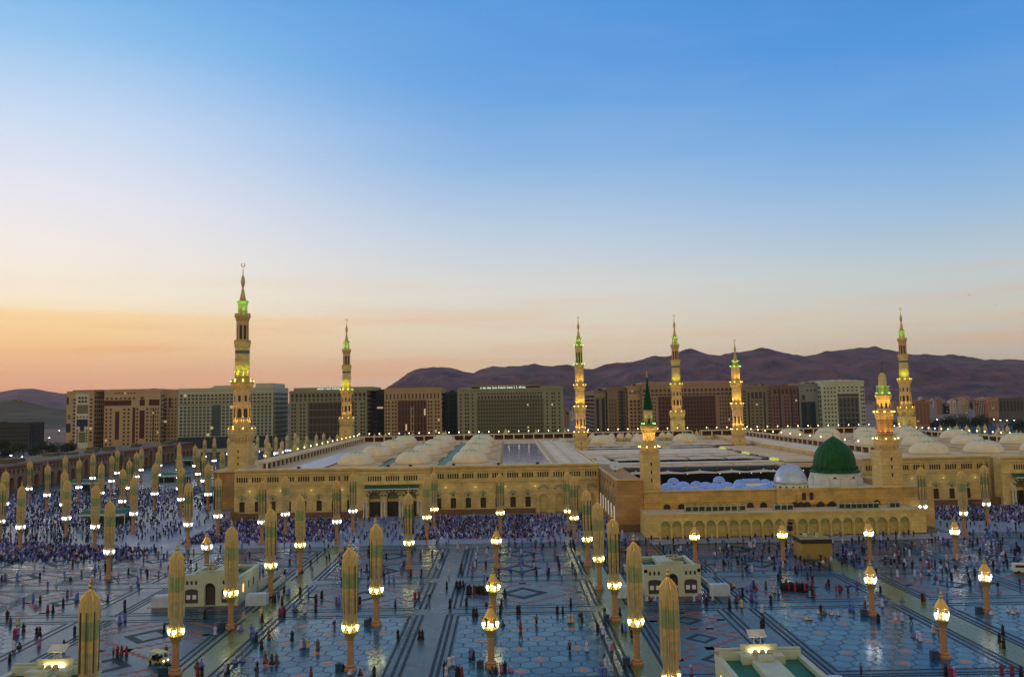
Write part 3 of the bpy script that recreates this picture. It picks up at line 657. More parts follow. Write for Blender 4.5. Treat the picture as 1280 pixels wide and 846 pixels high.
# ------------------------------------------------------------------ old prayer hall with the green dome
hall = thing('old_prayer_hall', 'old prayer hall with large green dome and cluster of small blue domes', 'prayer hall', (0, 0, 0))
def hp(b, name, mats, **k): return b.build(name, mats, hall, **k)
hs_ = M('ochre_hall_wall', (.56, .36, .11), .8, scale=.3, course=1.5, var=.22)
hs2 = M('arcade_wall', (.66, .50, .16), .8, scale=.3, course=1.3, var=.2)
b = MB(); b.box(43.8, 131, 261, 262, 0, 12.6, 0); b.box(43.4, 131.2, 260.7, 261.0, 9.2, 9.45, 1); b.box(43.4, 131.2, 260.6, 262.1, 12.6, 12.9, 1)
b.box(43.8, 44.6, 262, 300, 0, 12.5, 0); b.box(130, 138, 262, 300, 0, 12.5, 0); b.box(131.1, 137.8, 261.3, 262, 0, 12.2, 0); b.box(44.6, 130, 262.1, 300, 9, 10.6, 2)
b.box(86.5, 107.5, 260.3, 260.9, 7.6, 12.9, 0); b.box(93, 107, 259.9, 260.3, 8.0, 12.2, 0)
hp(b, 'south_wall', [hs_, hs2, roofw])
for cx in (95.2, 97.6):
    g = MB(); g.arch(cx, 9.3, 1.3, 11.1, .6, 259.84, 259.95, 0); hp(g, 'arched_window', [dark])
for px in (834, 852, 938.5, 955, 993, 1000.5, 1008, 1025, 1039, 1097):
    x, _ = at(px, 630, 260.5)
    g = MB(); g.arch(x, 6.9, 2.2, 7.7, 1.0, 259.7 if 86 < x < 108 else 260.9, 261.02, 0); hp(g, 'lunette_window', [dark])
b = MB(); x0, x1 = 42.3, 128.0; n = 22; sx0 = x0 + 3.9
st = (123.2 - sx0) / n; b.T = Matrix.Translation((0, 248, 0))
b.box(x0, sx0, 0, .8, 0, 7.2, 0); b.box(123.2, x1, 0, .8, 0, 7.2, 0)
for i in range(n): b.bay(sx0 + i * st, sx0 + (i + 1) * st, 0, 7.2, 2.7, .25, 3.9, 1.25, .5, 0, 0, 1, 10)
b.box(x0, x0 + .8, .8, 12.9, 0, 7.2, 0); b.box(x1 - .8, x1, .8, 12.9, 0, 7.2, 0); b.box(x0 + .02, x1 - .02, .1, 13, 6.7, 7.0, 2)
b.box(x0 - .15, x1 + .15, -.2, .1, 6.9, 7.3, 0); b.box(x0, x1, -.15, .02, 0, .35, 3)
hp(b, 'front_arcade', [hs2, M('arcade_niche', (.46, .36, .11), .8), roofm, stone_d])
for i in range(n + 1):
    g = MB(); g.lathe([(.3, 248 * 0), (.3, .3), (.2, .5), (.18, 3.6), (.32, 3.9)], 8, c=(sx0 + i * st, 247.85)); hp(g, 'pilaster', stone_l)
for i in range(n):
    g = MB(); cx = sx0 + (i + .5) * st; g.box(cx - 1.32, cx + 1.32, 248.3, 248.42, 3.72, 3.9); g.arch(cx, 3.9, 2.6, 3.9, 1.2, 248.34, 248.46, 0, 10); hp(g, 'tympanum', M('green_tympanum', (.26, .27, .08), .7))
acm = M('pale_green_casing', (.36, .42, .26), .6)
ac = MB(); ac.box(-1.0, 1.0, -.6, .6, 0, 1.9, 0); ac.box(-.8, .8, -.62, -.58, .3, 1.6, 1); ac.lathe([(.45, 1.9), (.45, 2.0)], 10, m=1); acd = None
for px in list(range(869, 923, 8)) + [860, 928, 971, 979, 987] + list(range(1052, 1098, 7)) + [1115, 1121]:
    x, _ = at(px, 636, 254)
    if acd is None: acd = ac.build('cooling_unit', [acm, dark], hall, (x, 254, 7.0)).data
    else: link('cooling_unit', acd, hall, (x, 254 + R_.uniform(-.4, .4), 7.0))
# green dome on white drum
gx, _ = at(1043, 580, 291); gy = 291
b = MB(); b.lathe([(9.3, 10.3), (9.3, 12.0), (8.3, 14.9), (8.2, 15.3)], 8, ph=PI / 8, c=(gx, gy), m=0)
for k in range(8):
    b.T = Matrix.Translation((gx, gy, 0)) @ Matrix.Rotation(k * PI / 4, 4, 'Z'); b.arch(0, 10.4, 3.4, 12.4, 1.6, -8.9, -7.8, 0)
hp(b, 'white_drum', [white])
for k in (0, 1, 7):
    g = MB(); g.T = Matrix.Translation((gx, gy, 0)) @ Matrix.Rotation(k * PI / 4 + PI / 8, 4, 'Z'); g.arch(0, 12.6, .9, 13.6, .5, -8.75, -8.1, 0); hp(g, 'drum_window', [dark])
prof = [(8.6, 15.2), (8.75, 15.5), (8.1, 16.0), (7.7, 16.3), (7.75, 17.2), (7.35, 17.4), (7.3, 18.2), (7.15, 19.6), (6.85, 21.0), (6.3, 22.4), (5.4, 23.8), (4.2, 25.0), (2.9, 26.1), (1.6, 27.0), (.5, 27.7), (.2, 28.0)]
b = MB(); b.lathe(prof, 48, c=(gx, gy), flute=.025); gd = hp(b, 'green_dome', green_dome); gd['label'] = 'large bright green dome'
g = MB(); g.lathe([(.3, 27.9), (.12, 28.2), (.32, 28.5), (.1, 28.8), (.2, 29.1), (.04, 29.4), (.02, 30)], 8, c=(gx, gy)); hp(g, 'finial', gold)
for k in range(24):
    g = MB(); g.T = Matrix.Translation((gx, gy, 0)) @ Matrix.Rotation(k * PI / 12, 4, 'Z'); g.arch(0, 16.5, .8, 16.85, .3, -7.86, -7.6, 0, 4); hp(g, 'dome_vent', [dark])
# silver dome
sx, _ = at(988, 600, 278)
b = MB(); b.lathe([(5.9, 10.4), (5.9, 12.6), (5.6, 12.8)], 8, ph=PI / 8, c=(sx, 278)); hp(b, 'octagon_drum', [M('cream_drum', (.62, .60, .36), .7)])
for k in range(8):
    for s in (-1.1, 1.1):
        g = MB(); g.T = Matrix.Translation((sx, 278, 0)) @ Matrix.Rotation(k * PI / 4, 4, 'Z'); g.arch(s, 11.0, .7, 11.8, .4, -5.56, -5.3, 0, 4); hp(g, 'drum_window', [dark])
b = MB(); b.lathe([(5.6 * math.cos(t / 10 * PI / 2) ** .85 if t < 10 else .1, 12.8 + 6.4 * math.sin(t / 10 * PI / 2) ** 1.15) for t in range(11)], 28, c=(sx, 278)); o = hp(b, 'silver_dome', M('silver_dome_lead', (.42, .50, .62), .32, metal=.35, scale=.5), smooth=True); o['label'] = 'pale silver dome'
BL = [(841.5, 597, 13), (833, 604, 15), (854, 601.5, 17), (859, 608, 17), (845, 606, 15), (870, 601, 13), (882, 602, 16), (898.6, 595, 13), (908, 602, 20), (890, 607, 14), (884, 604.5, 12), (922.5, 606, 13), (924, 599, 12), (956, 598.5, 14), (955, 605, 16), (965, 601, 11), (944, 607, 14), (1015.6, 599, 13), (1064, 600, 17), (832, 609, 12), (871, 608, 13), (900, 609, 13), (935, 609, 12), (966, 609, 11)]
BL += [(R_.uniform(828, 968), R_.uniform(602.5, 608), R_.uniform(12, 18)) for _ in range(16)]
for (px, py, wd) in BL:
    Y = 316 - (py - 595) * 3.2; x, zt = at(px, py, Y); r = wd * Y / 2000 * 1.2
    b = MB(); hh = r * .88
    b.lathe([(r * .92, 10.5), (r * .92, zt - hh - .1), (r, zt - hh)] + [(r * math.cos(t * PI / 14) if t < 7 else .06, zt - hh + hh * math.sin(t * PI / 14)) for t in range(8)], 16, mfun=lambda i, k: 1 if i == 0 and k % 2 == 0 and zt - hh - 10.5 > .6 else 0, c=(x, Y))
    hp(b, 'small_blue_dome', [blue_dome, white], smooth=True)
Y = 306; x, zt = at(937.6, 598, Y); b = MB(); n = 10
for s in range(n):
    a, c = PI * s / n, PI * (s + 1) / n; r = 2.0
    b.add([(x - 3.3, Y - r * math.cos(a), zt - 1.6 + 1.6 * math.sin(a)), (x + 3.3, Y - r * math.cos(a), zt - 1.6 + 1.6 * math.sin(a)), (x + 3.3, Y - r * math.cos(c), zt - 1.6 + 1.6 * math.sin(c)), (x - 3.3, Y - r * math.cos(c), zt - 1.6 + 1.6 * math.sin(c))], [(0, 1, 2, 3)])
b.box(x - 3.3, x + 3.3, Y - 2, Y + 2, 10.5, zt - 1.6, 1)
hp(b, 'vaulted_blue_roof', [blue_dome, white])
# brown block left of the hall
b = MB(); b.box(35.2, 43.7, 261.2, 330, 0, 16.4, 0); b.box(34.9, 43.9, 260.9, 262.0, 16.4, 16.9, 1); b.box(34.9, 35.6, 262, 330, 16.4, 16.9, 1); b.box(34.2, 36.2, 328, 331, 0, 18.9, 1); b.box(35, 43.8, 260.95, 261.2, 0, 2.4, 2); b.box(39, 43, 300, 306, 16.4, 17.2, 1)
hp(b, 'brown_side_block', [stone_r, stone, stone_d])
for i in range(8):
    yy = 266 + i * 7.6; T0 = Matrix.Translation((35.2, yy + 3, 0)) @ Matrix.Rotation(-PI / 2, 4, 'Z')
    g = MB(); g.T = T0; g.arch(0, 2.6, 2.0, 7.2, .3, -.12, .02, 0); hp(g, 'tall_window', M('lit_tall_window', (.4, .38, .3), .4, emit=(.9, .85, .7), es=.35, var=0))
    g = MB(); g.T = T0; g.arch(0, 8.0, 2.0, 9.6, 1.0, -.14, .02, 0); hp(g, 'lunette_window', [teal])
    g = MB(); g.T = T0; g.arch(0, 13.4, .8, 14.4, .4, -.1, .02, 0); hp(g, 'small_window', [dark])
# satellite dish on the side block roof
dsh = thing('satellite_dish', 'pale round satellite dish on the roof beside the green spire minaret', 'dish', (39.5, 296, 16.4))
b = MB(); b.T = Matrix.Translation((0, 0, 1.9)) @ Matrix.Rotation(rad(50), 4, 'X'); b.lathe([(.1, -.35), (1.2, -.15), (2.0, .25), (1.95, .3), (1.1, -.05), (.1, -.25)], 20, caps=False); b.build('reflector', M('dish_white', (.55, .57, .6), .5), dsh, smooth=True)
b = MB(); b.lathe([(.4, 0), (.15, .3), (.12, 1.8)], 8); b.build('stand', dark, dsh)

# ------------------------------------------------------------------ minarets
LT = dict(y=(1, .62, .10), g=(.15, 1, .12), o=(1, .55, .08), yg=(.72, .9, .08))
mst = M('minaret_stone', (.66, .49, .19), .7, scale=.5, var=.12, course=1.6)
mst_p = M('minaret_pink_stone', (.64, .42, .20), .7, scale=.5, var=.12)
def plight(parent, x, y, z, col, e, r=.25, name='flood_lamp'):
    l = bpy.data.lights.new(name, 'SPOT'); l.energy = e * 4.2; l.color = col; l.shadow_soft_size = r; l.spot_size = rad(66); l.spot_blend = 1
    o = bpy.data.objects.new(name, l); COL.objects.link(o); o.parent = parent; o.location = (x, y, z)
    rr = math.hypot(x, y); o.rotation_euler = Vector((x / rr, y / rr, -4.6)).to_track_quat('Z', 'Y').to_euler()
fixm = {}
def fixture(root, x, y, z, key):
    g = MB(); g.box(x - .16, x + .16, y - .16, y + .16, z, z + .3, 0)
    if key not in fixm: fixm[key] = M('floodlight_' + {'y': 'yellow', 'g': 'green', 'o': 'orange', 'yg': 'lime'}[key], (1, 1, 1), .5, emit=LT[key], es=7, var=0)
    g.build('flood_lamp', fixm[key], root)
def minaret(x, y, label, tiers, top, shaft, zshaft, zend, lights, z0=0):
    """tiers: (z0,z1,r,kind); gallery: (z,r_out,r_in,h)"""
    root = thing('minaret', label, 'minaret', (x, y, 0), 0)
    b = MB(); s = shaft
    b.box(-s, s, -s, s, z0, zshaft, 0)
    for zz in (zshaft * .55, zshaft * .8): b.box(-s - .12, s + .12, -s - .12, s + .12, zz, zz + .3, 0)
    b.build('shaft', mst, root)
    for zz in [z0 + 15.5 + 2.6 * k for k in range(8) if z0 + 15.5 + 2.6 * k < zshaft - 1.5]:
        g = MB(); g.box(-.25, .25, -s - .06, -s + .02, zz, zz + 1.1); g.build('slit_window', dark, root)
    for t in tiers:
        k = t[0]
        if k == 'sec':      # octagonal section
            _, za, zb, r, opening, mt = t
            g = MB(); g.lathe([(r, za), (r, zb)], 8 if opening else 16, ph=PI / 8); o = g.build('tier', mt, root, smooth=False)
            if opening == 'win':
                for q in range(8):
                    g = MB(); g.T = Matrix.Rotation(q * PI / 4, 4, 'Z'); ap = r * math.cos(PI / 8); h = zb - za
                    g.arch(0, za + h * .3, r * .28, za + h * .62, r * .14, -ap - .08, -ap + .02, 0, 6); g.build('arched_window', dark, root)
            if opening == 'cols':
                for q in range(8):
                    g = MB(); g.T = Matrix.Rotation(q * PI / 4, 4, 'Z'); ap = r * math.cos(PI / 8); h = zb - za
                    g.arch(0, za + h * .12, r * .46, za + h * .7, r * .23, -ap - .06, -ap + .02, 0, 8); g.build('arched_opening', dark, root)
                    g = MB(); a = PI / 8 + q * PI / 4; g.lathe([(r * .13, za), (r * .1, za + .3), (r * .09, zb - .5), (r * .14, zb)], 8, c=(r * 1.02 * math.cos(a), r * 1.02 * math.sin(a))); g.build('colonnette', mt, root)
            if opening == 'rings':
                g = MB(); n_ = int((zb - za) / .8)
                for q in range(n_): g.lathe([(r + .05, za + .2 + q * .8), (r + .05, za + .5 + q * .8)], 16, caps=True)
                g.build('ring_band', M('red_band', (.35, .10, .04), .7), root)
        elif k == 'lat':    # round section with lattice band
            _, za, zb, r, mt = t
            g = MB(); g.lathe([(r, za), (r, zb)], 24); g.build('tier', mt, root, smooth=True)
            g = MB(); g.lathe([(r + .07, zb - 2.6), (r + .07, zb - 1.2)], 24); g.build('dark_band', M('slate_band', (.10, .12, .12), .7), root)
            g = MB(); n_ = 24
            for j in range(int((zb - za - 4) / 1.1)):
                for q in range(n_):
                    g.T = Matrix.Rotation((q + .5 * (j % 2)) * 2 * PI / n_, 4, 'Z'); g.box(-.16, .16, -r - .12, -r + .05, za + .5 + j * 1.1, za + 1.2 + j * 1.1)
            g.build('lattice_relief', mt, root)
        elif k == 'gal':    # gallery: flared corbel + parapet
            _, za, zt, rin, rout, ns = t
            g = MB(); h = zt - za
            g.lathe([(rin, za), (rin * 1.04, za + h * .12), (rin + (rout - rin) * .35, za + h * .3), (rin + (rout - rin) * .8, za + h * .5), (rout, za + h * .62), (rout, za + h * .72), (rout * 1.04, za + h * .74), (rout * 1.04, za + h * .78), (rout * .97, za + h * .8)], ns, ph=PI / ns); g.build('gallery', mst, root)
            g = MB(); m_ = ns * 3
            for q in range(m_):
                g.T = Matrix.Rotation(q * 2 * PI / m_, 4, 'Z'); ww = rout * PI / m_ * .6; ap = rout * math.cos(PI / ns) if ns <= 8 else rout * .97
                g.box(-ww, ww, -ap, -ap + .2, za + h * .8, zt)
            g.lathe([(rout * .98, zt - .05), (rout * .98, zt + .1)], ns, ph=PI / ns, caps=False)
            g.build('railing', mst, root)
            g = MB()
            for q in range(m_):
                g.T = Matrix.Rotation(q * 2 * PI / m_, 4, 'Z'); ww = rout * PI / m_ * .45; ap = rin + (rout - rin) * .45
                g.arch(0, za + h * .2, ww * 1.4, za + h * .36, ww * .7, -ap - .12, -ap + .3, 0, 4)
            g.build('corbel_niches', mst_p, root)
    # top
    if top[0] == 'spire':
        _, zc, zg, zend_, r = top      # crown base z, crown top, finial end
        g = MB(); g.lathe([(r, zc), (r, zg - 1), (r * 1.25, zg - .3), (r * 1.3, zg)], 8, ph=PI / 8); g.build('crown', mst, root)
        L_ = zend_ - zg
        g = MB(); g.lathe([(r * .75, zg), (r * .55, zg + L_ * .12), (r * .3, zg + L_ * .28), (r * .18, zg + L_ * .36)], 12, ph=0); g.build('spire', mst_p, root, smooth=True)
        g = MB(); g.lathe([(r * .18, zg + L_ * .36), (r * .42, zg + L_ * .46), (r * .46, zg + L_ * .52), (r * .3, zg + L_ * .62), (r * .1, zg + L_ * .7)], 12); g.build('bulb', mst, root, smooth=True)
        g = MB(); zz = zg + L_ * .7; d = L_ * .3
        g.lathe([(.1, zz), (.28, zz + d * .12), (.1, zz + d * .24), (.22, zz + d * .34), (.08, zz + d * .46), (.06, zz + d * .6)], 8)
        for q in range(14):
            a0, a1 = PI * .5 + .5 + q * (2 * PI - 1) / 14, PI * .5 + .5 + (q + 1) * (2 * PI - 1) / 14; cz, rr = zz + d * .8, d * .19
            g.add([(rr * math.cos(a0), -.06, cz + rr * math.sin(a0)), (rr * math.cos(a1), -.06, cz + rr * math.sin(a1)), (rr * .62 * math.cos(a1), -.06, cz + .04 + rr * .62 * math.sin(a1)), (rr * .62 * math.cos(a0), -.06, cz + .04 + rr * .62 * math.sin(a0)),
                   (rr * math.cos(a0), .06, cz + rr * math.sin(a0)), (rr * math.cos(a1), .06, cz + rr * math.sin(a1)), (rr * .62 * math.cos(a1), .06, cz + .04 + rr * .62 * math.sin(a1)), (rr * .62 * math.cos(a0), .06, cz + .04 + rr * .62 * math.sin(a0))], [(0, 1, 2, 3), (7, 6, 5, 4), (0, 4, 5, 1), (3, 2, 6, 7)])
        g.build('crescent_finial', gold, root)
    elif top[0] == 'cone':
        _, za, zb, zc, r, rc = top
        g = MB(); g.lathe([(r, za), (r, zb)], 16); g.build('turret', mst, root, smooth=True)
        g = MB(); g.box(-.35, .35, -r - .05, -r + .1, za, za + 1.9); g.build('door', dark, root)
        g = MB(); g.lathe([(rc * 1.12, zb), (rc, zb + .2), (rc * .5, zb + (zc - zb) * .52), (.12, zc)], 16); g.build('cone_roof', M('green_cone', (.002, .055, .02), .8, spec=.1), root, smooth=True)
        g = MB(); g.lathe([(.1, zc), (.28, zc + .35), (.1, zc + .7), (.22, zc + .95), (.07, zc + 1.2), (.14, zc + 1.45), (.03, zc + 2.2)], 8); g.build('finial', gold, root)
        g = MB(); g.lathe([(2.75, za - .15), (2.75, za + .05)], 16)
        for q in range(24):
            g.T = Matrix.Rotation(q * PI / 12, 4, 'Z'); g.box(-.06, .06, -2.75, -2.63, za, za + .9)
        g.T = Matrix.Identity(4); g.lathe([(2.74, za + .85), (2.74, za + .95)], 16, caps=False); g.build('green_railing', greenm, root)
    elif top[0] == 'cap':
        _, za, zb, zc, zd, r = top   # lantern base, cap cylinder start, dome top, end
        g = MB(); g.lathe([(r * .62, za), (r * .62, zb)], 8); g.build('lantern_core', mst, root)
        for q in range(8):
            g = MB(); a = PI / 8 + q * PI / 4; g.lathe([(.2, za), (.14, za + .3), (.14, zb - .4), (.24, zb)], 6, c=(r * .95 * math.cos(a), r * .95 * math.sin(a))); g.build('colonnette', mst, root)
        g = MB(); g.lathe([(r * 1.15, zb), (r * 1.15, zb + .25), (r * .68, zb + .4), (r * .66, zb + (zc - zb) * .62), (r * .55, zb + (zc - zb) * .8), (r * .3, zc - .25), (.1, zc)], 16); g.build('cap_dome', mst, root, smooth=True)
        g = MB(); g.lathe([(.1, zc), (.3, zc + .4), (.1, zc + .8), (.22, zc + 1.1), (.06, zc + 1.5), (.05, zd - 1)], 8)
        for q in range(14):
            a0, a1 = PI * .5 + .5 + q * (2 * PI - 1) / 14, PI * .5 + .5 + (q + 1) * (2 * PI - 1) / 14; cz, rr = zd - .5, .55
            g.add([(rr * math.cos(a0), -.06, cz + rr * math.sin(a0)), (rr * math.cos(a1), -.06, cz + rr * math.sin(a1)), (rr * .62 * math.cos(a1), .06, cz + rr * .62 * math.sin(a1)), (rr * .62 * math.cos(a0), .06, cz + rr * .62 * math.sin(a0))], [(0, 1, 2, 3)])
        g.build('crescent_finial', M('dark_metal', (.05, .04, .04), .4, metal=.5, var=0), root)
    for (z, r, key, e, n_) in lights:
        for q in range(n_):
            a = -PI / 2 + PI / n_ + q * 2 * PI / n_
            r2 = r * 1.1 + .15; lx, ly = r2 * math.cos(a), r2 * math.sin(a); fixture(root, lx, ly, z, key); plight(root, lx, ly, z + .55, LT[key], e)
    return root
def big(x, y, label):
    minaret(x, y, label, [
        ('gal', 26.5, 34.2, 4.35, 5.8, 8), ('sec', 33.4, 37.2, 3.6, None, mst), ('sec', 37.2, 42.6, 3.45, 'cols', mst), ('sec', 42.6, 49.4, 3.55, 'win', mst_p),
        ('gal', 48.8, 54.0, 3.6, 4.8, 8), ('lat', 53.2, 67.6, 2.95, mst), ('gal', 67.2, 70.8, 2.95, 3.5, 12), ('sec', 70, 79.6, 2.3, 'cols', mst_p), ('gal', 78.8, 82.2, 2.3, 3.3, 12)],
        ('spire', 81.5, 87.6, 104.4, 2.0), 4.35, 27, 104, [(33.2, 4.7, 'o', 560, 8), (53.2, 4.0, 'yg', 560, 8), (81.9, 2.5, 'g', 240, 6), (15.2, 8.4, 'yg', 900, 4)], 0)
big(-112.7, 343, 'tallest minaret in view, green-lit top, at the front left corner of the mosque')
big(-114, 574, 'slim tall minaret before the hotel with brown window grid, rear left')
big(124.2, 584, 'pale tall minaret before the widest hotel, between the two orange-lit minarets')
big(298 - 16, 565, 'tall green-topped minaret just right of the striped ringed minaret')
def old(x, y, label, hi):
    t = [('gal', 19.5, 25.6, 3.2, 3.8, 8), ('sec', 24.8, 36.0, 2.9, 'win', mst_p), ('gal', 35.0, 39.8, 2.7, 3.5, 8), ('sec', 39.0, 48.0, 2.55, None, mst), ('gal', 47.0, 51.8, 2.5, 3.4, 8), ('sec', 51, 60.0, 2.35, 'rings' if 0 else None, mst)]
    if hi:
        t += [('gal', 59.6, 63, 2.2, 2.9, 8), ('sec', 62.6, 72, 1.85, 'cols', mst), ('gal', 71.4, 74, 1.8, 2.4, 8)]; top = ('spire', 73.2, 77.5, 90, 1.55)
    else: t += [('gal', 59.2, 60.8, 1.9, 2.3, 8)]; top = ('spire', 60, 63.5, 75.5, 1.6)
    minaret(x, y, label, t, top, 3.2, 20, 90, [(24.9, 3.55, 'y', 480, 8), (39.1, 3.1, 'y', 520, 8), (51.1, 3.0, 'y', 420, 6), (59.9 if not hi else 62.8, 2.5, 'g', 210, 6)] + ([(73.4, 2.1, 'g', 150, 6)] if hi else []))
old(at(725, 500, 450)[0], 450, 'orange-lit tiered minaret left of the green cone minaret', True)
old(at(921, 500, 450)[0], 450, 'shorter orange-lit tiered minaret before the gap between two hotels', False)
x, _ = at(811.5, 560, 267)
minaret(x, 267, 'square minaret with slim dark green cone roof at the hall corner', [('gal', 24.2, 27.4, 2.85, 3.4, 4), ('sec', 26.6, 31.6, 2.05, None, mst), ('gal', 30.8, 34.2, 2.05, 2.75, 12)], ('cone', 34.1, 39.0, 49.6, 1.45, 1.55), 2.85, 24.6, 52,
        [(26.7, 3.0, 'y', 330, 8), (34.3, 2.2, 'g', 110, 4)])
x, _ = at(1107.5, 560, 270)
minaret(x, 270, 'square based minaret with red rings and bright yellow lamps beside the green dome', [('gal', 23.6, 28.6, 3.55, 4.0, 4), ('sec', 28, 34.8, 2.45, 'rings', mst), ('gal', 34.0, 37.2, 2.45, 3.1, 8), ('sec', 36.6, 41.2, 2.05, 'win', mst), ('gal', 40.4, 43, 2.05, 2.6, 8)], ('cap', 42.4, 45.2, 50.0, 53.8, 1.9), 3.55, 24, 54,
        [(27.8, 3.4, 'y', 420, 8), (36.7, 2.75, 'y', 330, 8), (42.9, 1.9, 'g', 140, 6)])

# ------------------------------------------------------------------ hotels
def hmat(n, c): return M(n, c, .8, scale=.08, var=.08)
tan = hmat('hotel_tan', (.50, .36, .20)); tan2 = hmat('hotel_beige', (.45, .32, .17)); grn = hmat('hotel_grey_green', (.27, .28, .18)); gry = hmat('hotel_pale_grey', (.46, .48, .36))
brn = hmat('hotel_brown', (.25, .17, .11)); pnk = hmat('hotel_pink_brown', (.22, .12, .10)); mar_ = hmat('maroon_panel', (.075, .02, .018)); wht = hmat('hotel_white_panel', (.60, .60, .52)); dkb = hmat('hotel_dark_blue', (.02, .035, .06))
tealg = M('teal_glass', (.03, .075, .085), .2, var=.2, scale=.1); brg = M('brown_glass', (.022, .012, .010), .3, var=0); lat = hmat('lattice_panel', (.17, .17, .08)); litw = M('lit_window', (.5, .4, .2), .5, emit=(1, .75, .35), es=.35, var=0)
WCOL = [glass, brg, tealg, dkb, litw]
wcache = {}
def hotel(label, x0, x1, yt, Y, dep, wall, zones, panels=(), roofs=(), sign=None, zb=0, name='hotel', cat='hotel'):
    ym, xm = 520, (x0 + x1) / 2
    X = lambda p: at(p, ym, Y)[0]
    Z = lambda p, xx=None: at(xm if xx is None else xx, p, Y)[1]
    XA, XB, ZT_ = X(x0), X(x1), Z(yt)
    root = thing(name, label, cat, ((XA + XB) / 2, Y, 0)); ox = (XA + XB) / 2
    b = MB(); b.box(XA - ox, XB - ox, 0, dep, 0, ZT_, 0); b.box(XA - ox - .4, XB - ox + .4, -.5, dep + .4, ZT_ - 1.2, ZT_ - .5, 0); b.build('wall', [wall], root)
    b = MB(); b.box(XA - ox - .2, XB - ox + .2, -.2, 1, ZT_, ZT_ + 1.0, 0); b.box(XA - ox - .2, XB - ox + .2, dep - 1, dep + .2, ZT_, ZT_ + 1.0, 0); b.box(XB - ox - .8, XB - ox + .2, 1, dep - 1, ZT_, ZT_ + 1, 0); b.box(XA - ox - .2, XA - ox + .8, 1, dep - 1, ZT_, ZT_ + 1, 0)
    for k in range(R_.randint(3, 7)):
        px = R_.uniform(XA - ox + 3, XB - ox - 6); b.box(px, px + R_.uniform(2, 5), 4, 10, ZT_, ZT_ + R_.uniform(1.2, 2.8), 0)
    b.build('roof_parapet', [wall], root)
    for (a, c, y, d) in roofs:
        b = MB(); b.box(X(a) - ox, X(c) - ox, 3, dep - 4, ZT_, Z(y), 0); b.build('penthouse', [d if d else wall], root)
    for pi_, (a, c, ya, yb, m) in enumerate(panels):
        b = MB(); b.box(X(a) - ox, X(c) - ox, -.14 - .02 * pi_, .02, Z(yb), Z(ya), 0); b.build('facade_panel', [m], root)
    # string courses
    b = MB()
    for k in range(1, 13):
        zz = ZT_ * k / 13.5; b.box(XA - ox - .1, XB - ox + .1, -.12, .02, zz, zz + .25, 0)
    b.build('string_course', [wall], root)
    cnt = 0; extra = MB()
    # side windows as well
    for (xs, ya, yb, rows, fw, fh, mi, arc) in zones:
        rh = (Z(ya) - Z(yb)) / rows
        if isinstance(xs, tuple): a, c, n_ = xs; cs = [X(a) + (X(c) - X(a)) * (i + .5) / n_ for i in range(n_)]; cwid = (X(c) - X(a)) / n_
        else: cs = [X(p) for p in xs]; cwid = fw; fw_ = 1
        wd = cwid * fw if isinstance(xs, tuple) else fw
        for j in range(rows):
            zc = Z(yb) + (j + .5) * rh; hh = rh * fh
            for cx in cs:
                m = mi if R_.random() > .012 else 4
                if cnt < 100:
                    key = (round(wd, 2), round(hh, 2), m, arc)
                    if key not in wcache:
                        g = MB()
                        if arc: g.arch(0, -hh / 2, wd, hh / 2 - wd / 2, wd / 2, -.4, .0, 0, 6)
                        else: g.box(-wd / 2, wd / 2, -.4, 0, -hh / 2, hh / 2, 0)
                        g.box(-wd / 2 - .12, wd / 2 + .12, -.5, -.02, -hh / 2 - .2, -hh / 2, 1)
                        me = g.build('window', [WCOL[m], wall], root, (cx - ox, 0, zc)); wcache[key] = me.data
                    else: link('window', wcache[key], root, (cx - ox, 0, zc))
                    cnt += 1
                else:
                    extra.box(cx - ox - wd / 2, cx - ox + wd / 2, -.4, 0, zc - hh / 2, zc + hh / 2, m)
    # side face windows (right side if left of centre, else left side)
    side = XB - ox if (XA + XB) / 2 < 0 else XA - ox; sg = 1 if side > 0 else -1
    for i in range(int(dep / 4.2)):
        for j in range(12):
            yy = 2.5 + i * 4.2; zz = 3 + j * (ZT_ - 5) / 12
            extra.box(min(side, side + sg * .35), max(side, side + sg * .35), yy, yy + 1.6, zz, zz + 2.2, 0)
    if extra.f: extra.build('window_grid', WCOL, root, kind='stuff')
    if sign:
        a, c, ya, yb = sign; b = MB(); xx = X(a) - ox; z0, z1 = Z(yb), Z(ya); h = z1 - z0
        while xx < X(c) - ox:
            ww = R_.uniform(.5, 1.3) * h * .5; t = R_.random()
            b.box(xx, xx + ww, -.9, -.7, z0, z0 + h * .25); b.box(xx, xx + ww * .3, -.9, -.7, z0 + h * .25, z0 + h * (1 if t < .4 else .7))
            if t > .5: b.box(xx + ww * .6, xx + ww * .85, -.9, -.7, z0 + h * .25, z0 + h * .6)
            xx += ww + h * (.14 if R_.random() < .8 else .6)
        b.build('rooftop_sign', [M('sign_letters', (.9, 1, .95), .5, emit=(.75, 1, .9), es=.8, var=0)], root)
    return root
hotel('tan hotel with white centre panel and pointed arch, leftmost of the hotels', 83, 117, 490, 830, 60, tan,
      [([92.7], 497, 552, 12, 2.2, .5, 0, False), ([113.8], 497, 552, 12, 2.2, .5, 0, False), ([86.5], 518, 524, 2, 2, .5, 0, False), ([99, 103, 107], 495, 504, 2, 2.2, .6, 1, False), ([97, 101, 105, 109], 519, 523, 1, 1.4, .5, 0, False), ([97, 109], 536, 553, 5, 1.6, .5, 0, False)],
      [(94.3, 110.7, 492, 560, wht), (96, 110, 506, 517, lat), (99, 107.3, 540, 553, lat), (83, 85.5, 496, 505, mar_), (83, 88.5, 529, 540, dkb), (96, 110, 524, 533, dkb), (100.5, 105.5, 532, 539, dkb)], [(88, 125, 487.3, brn)])
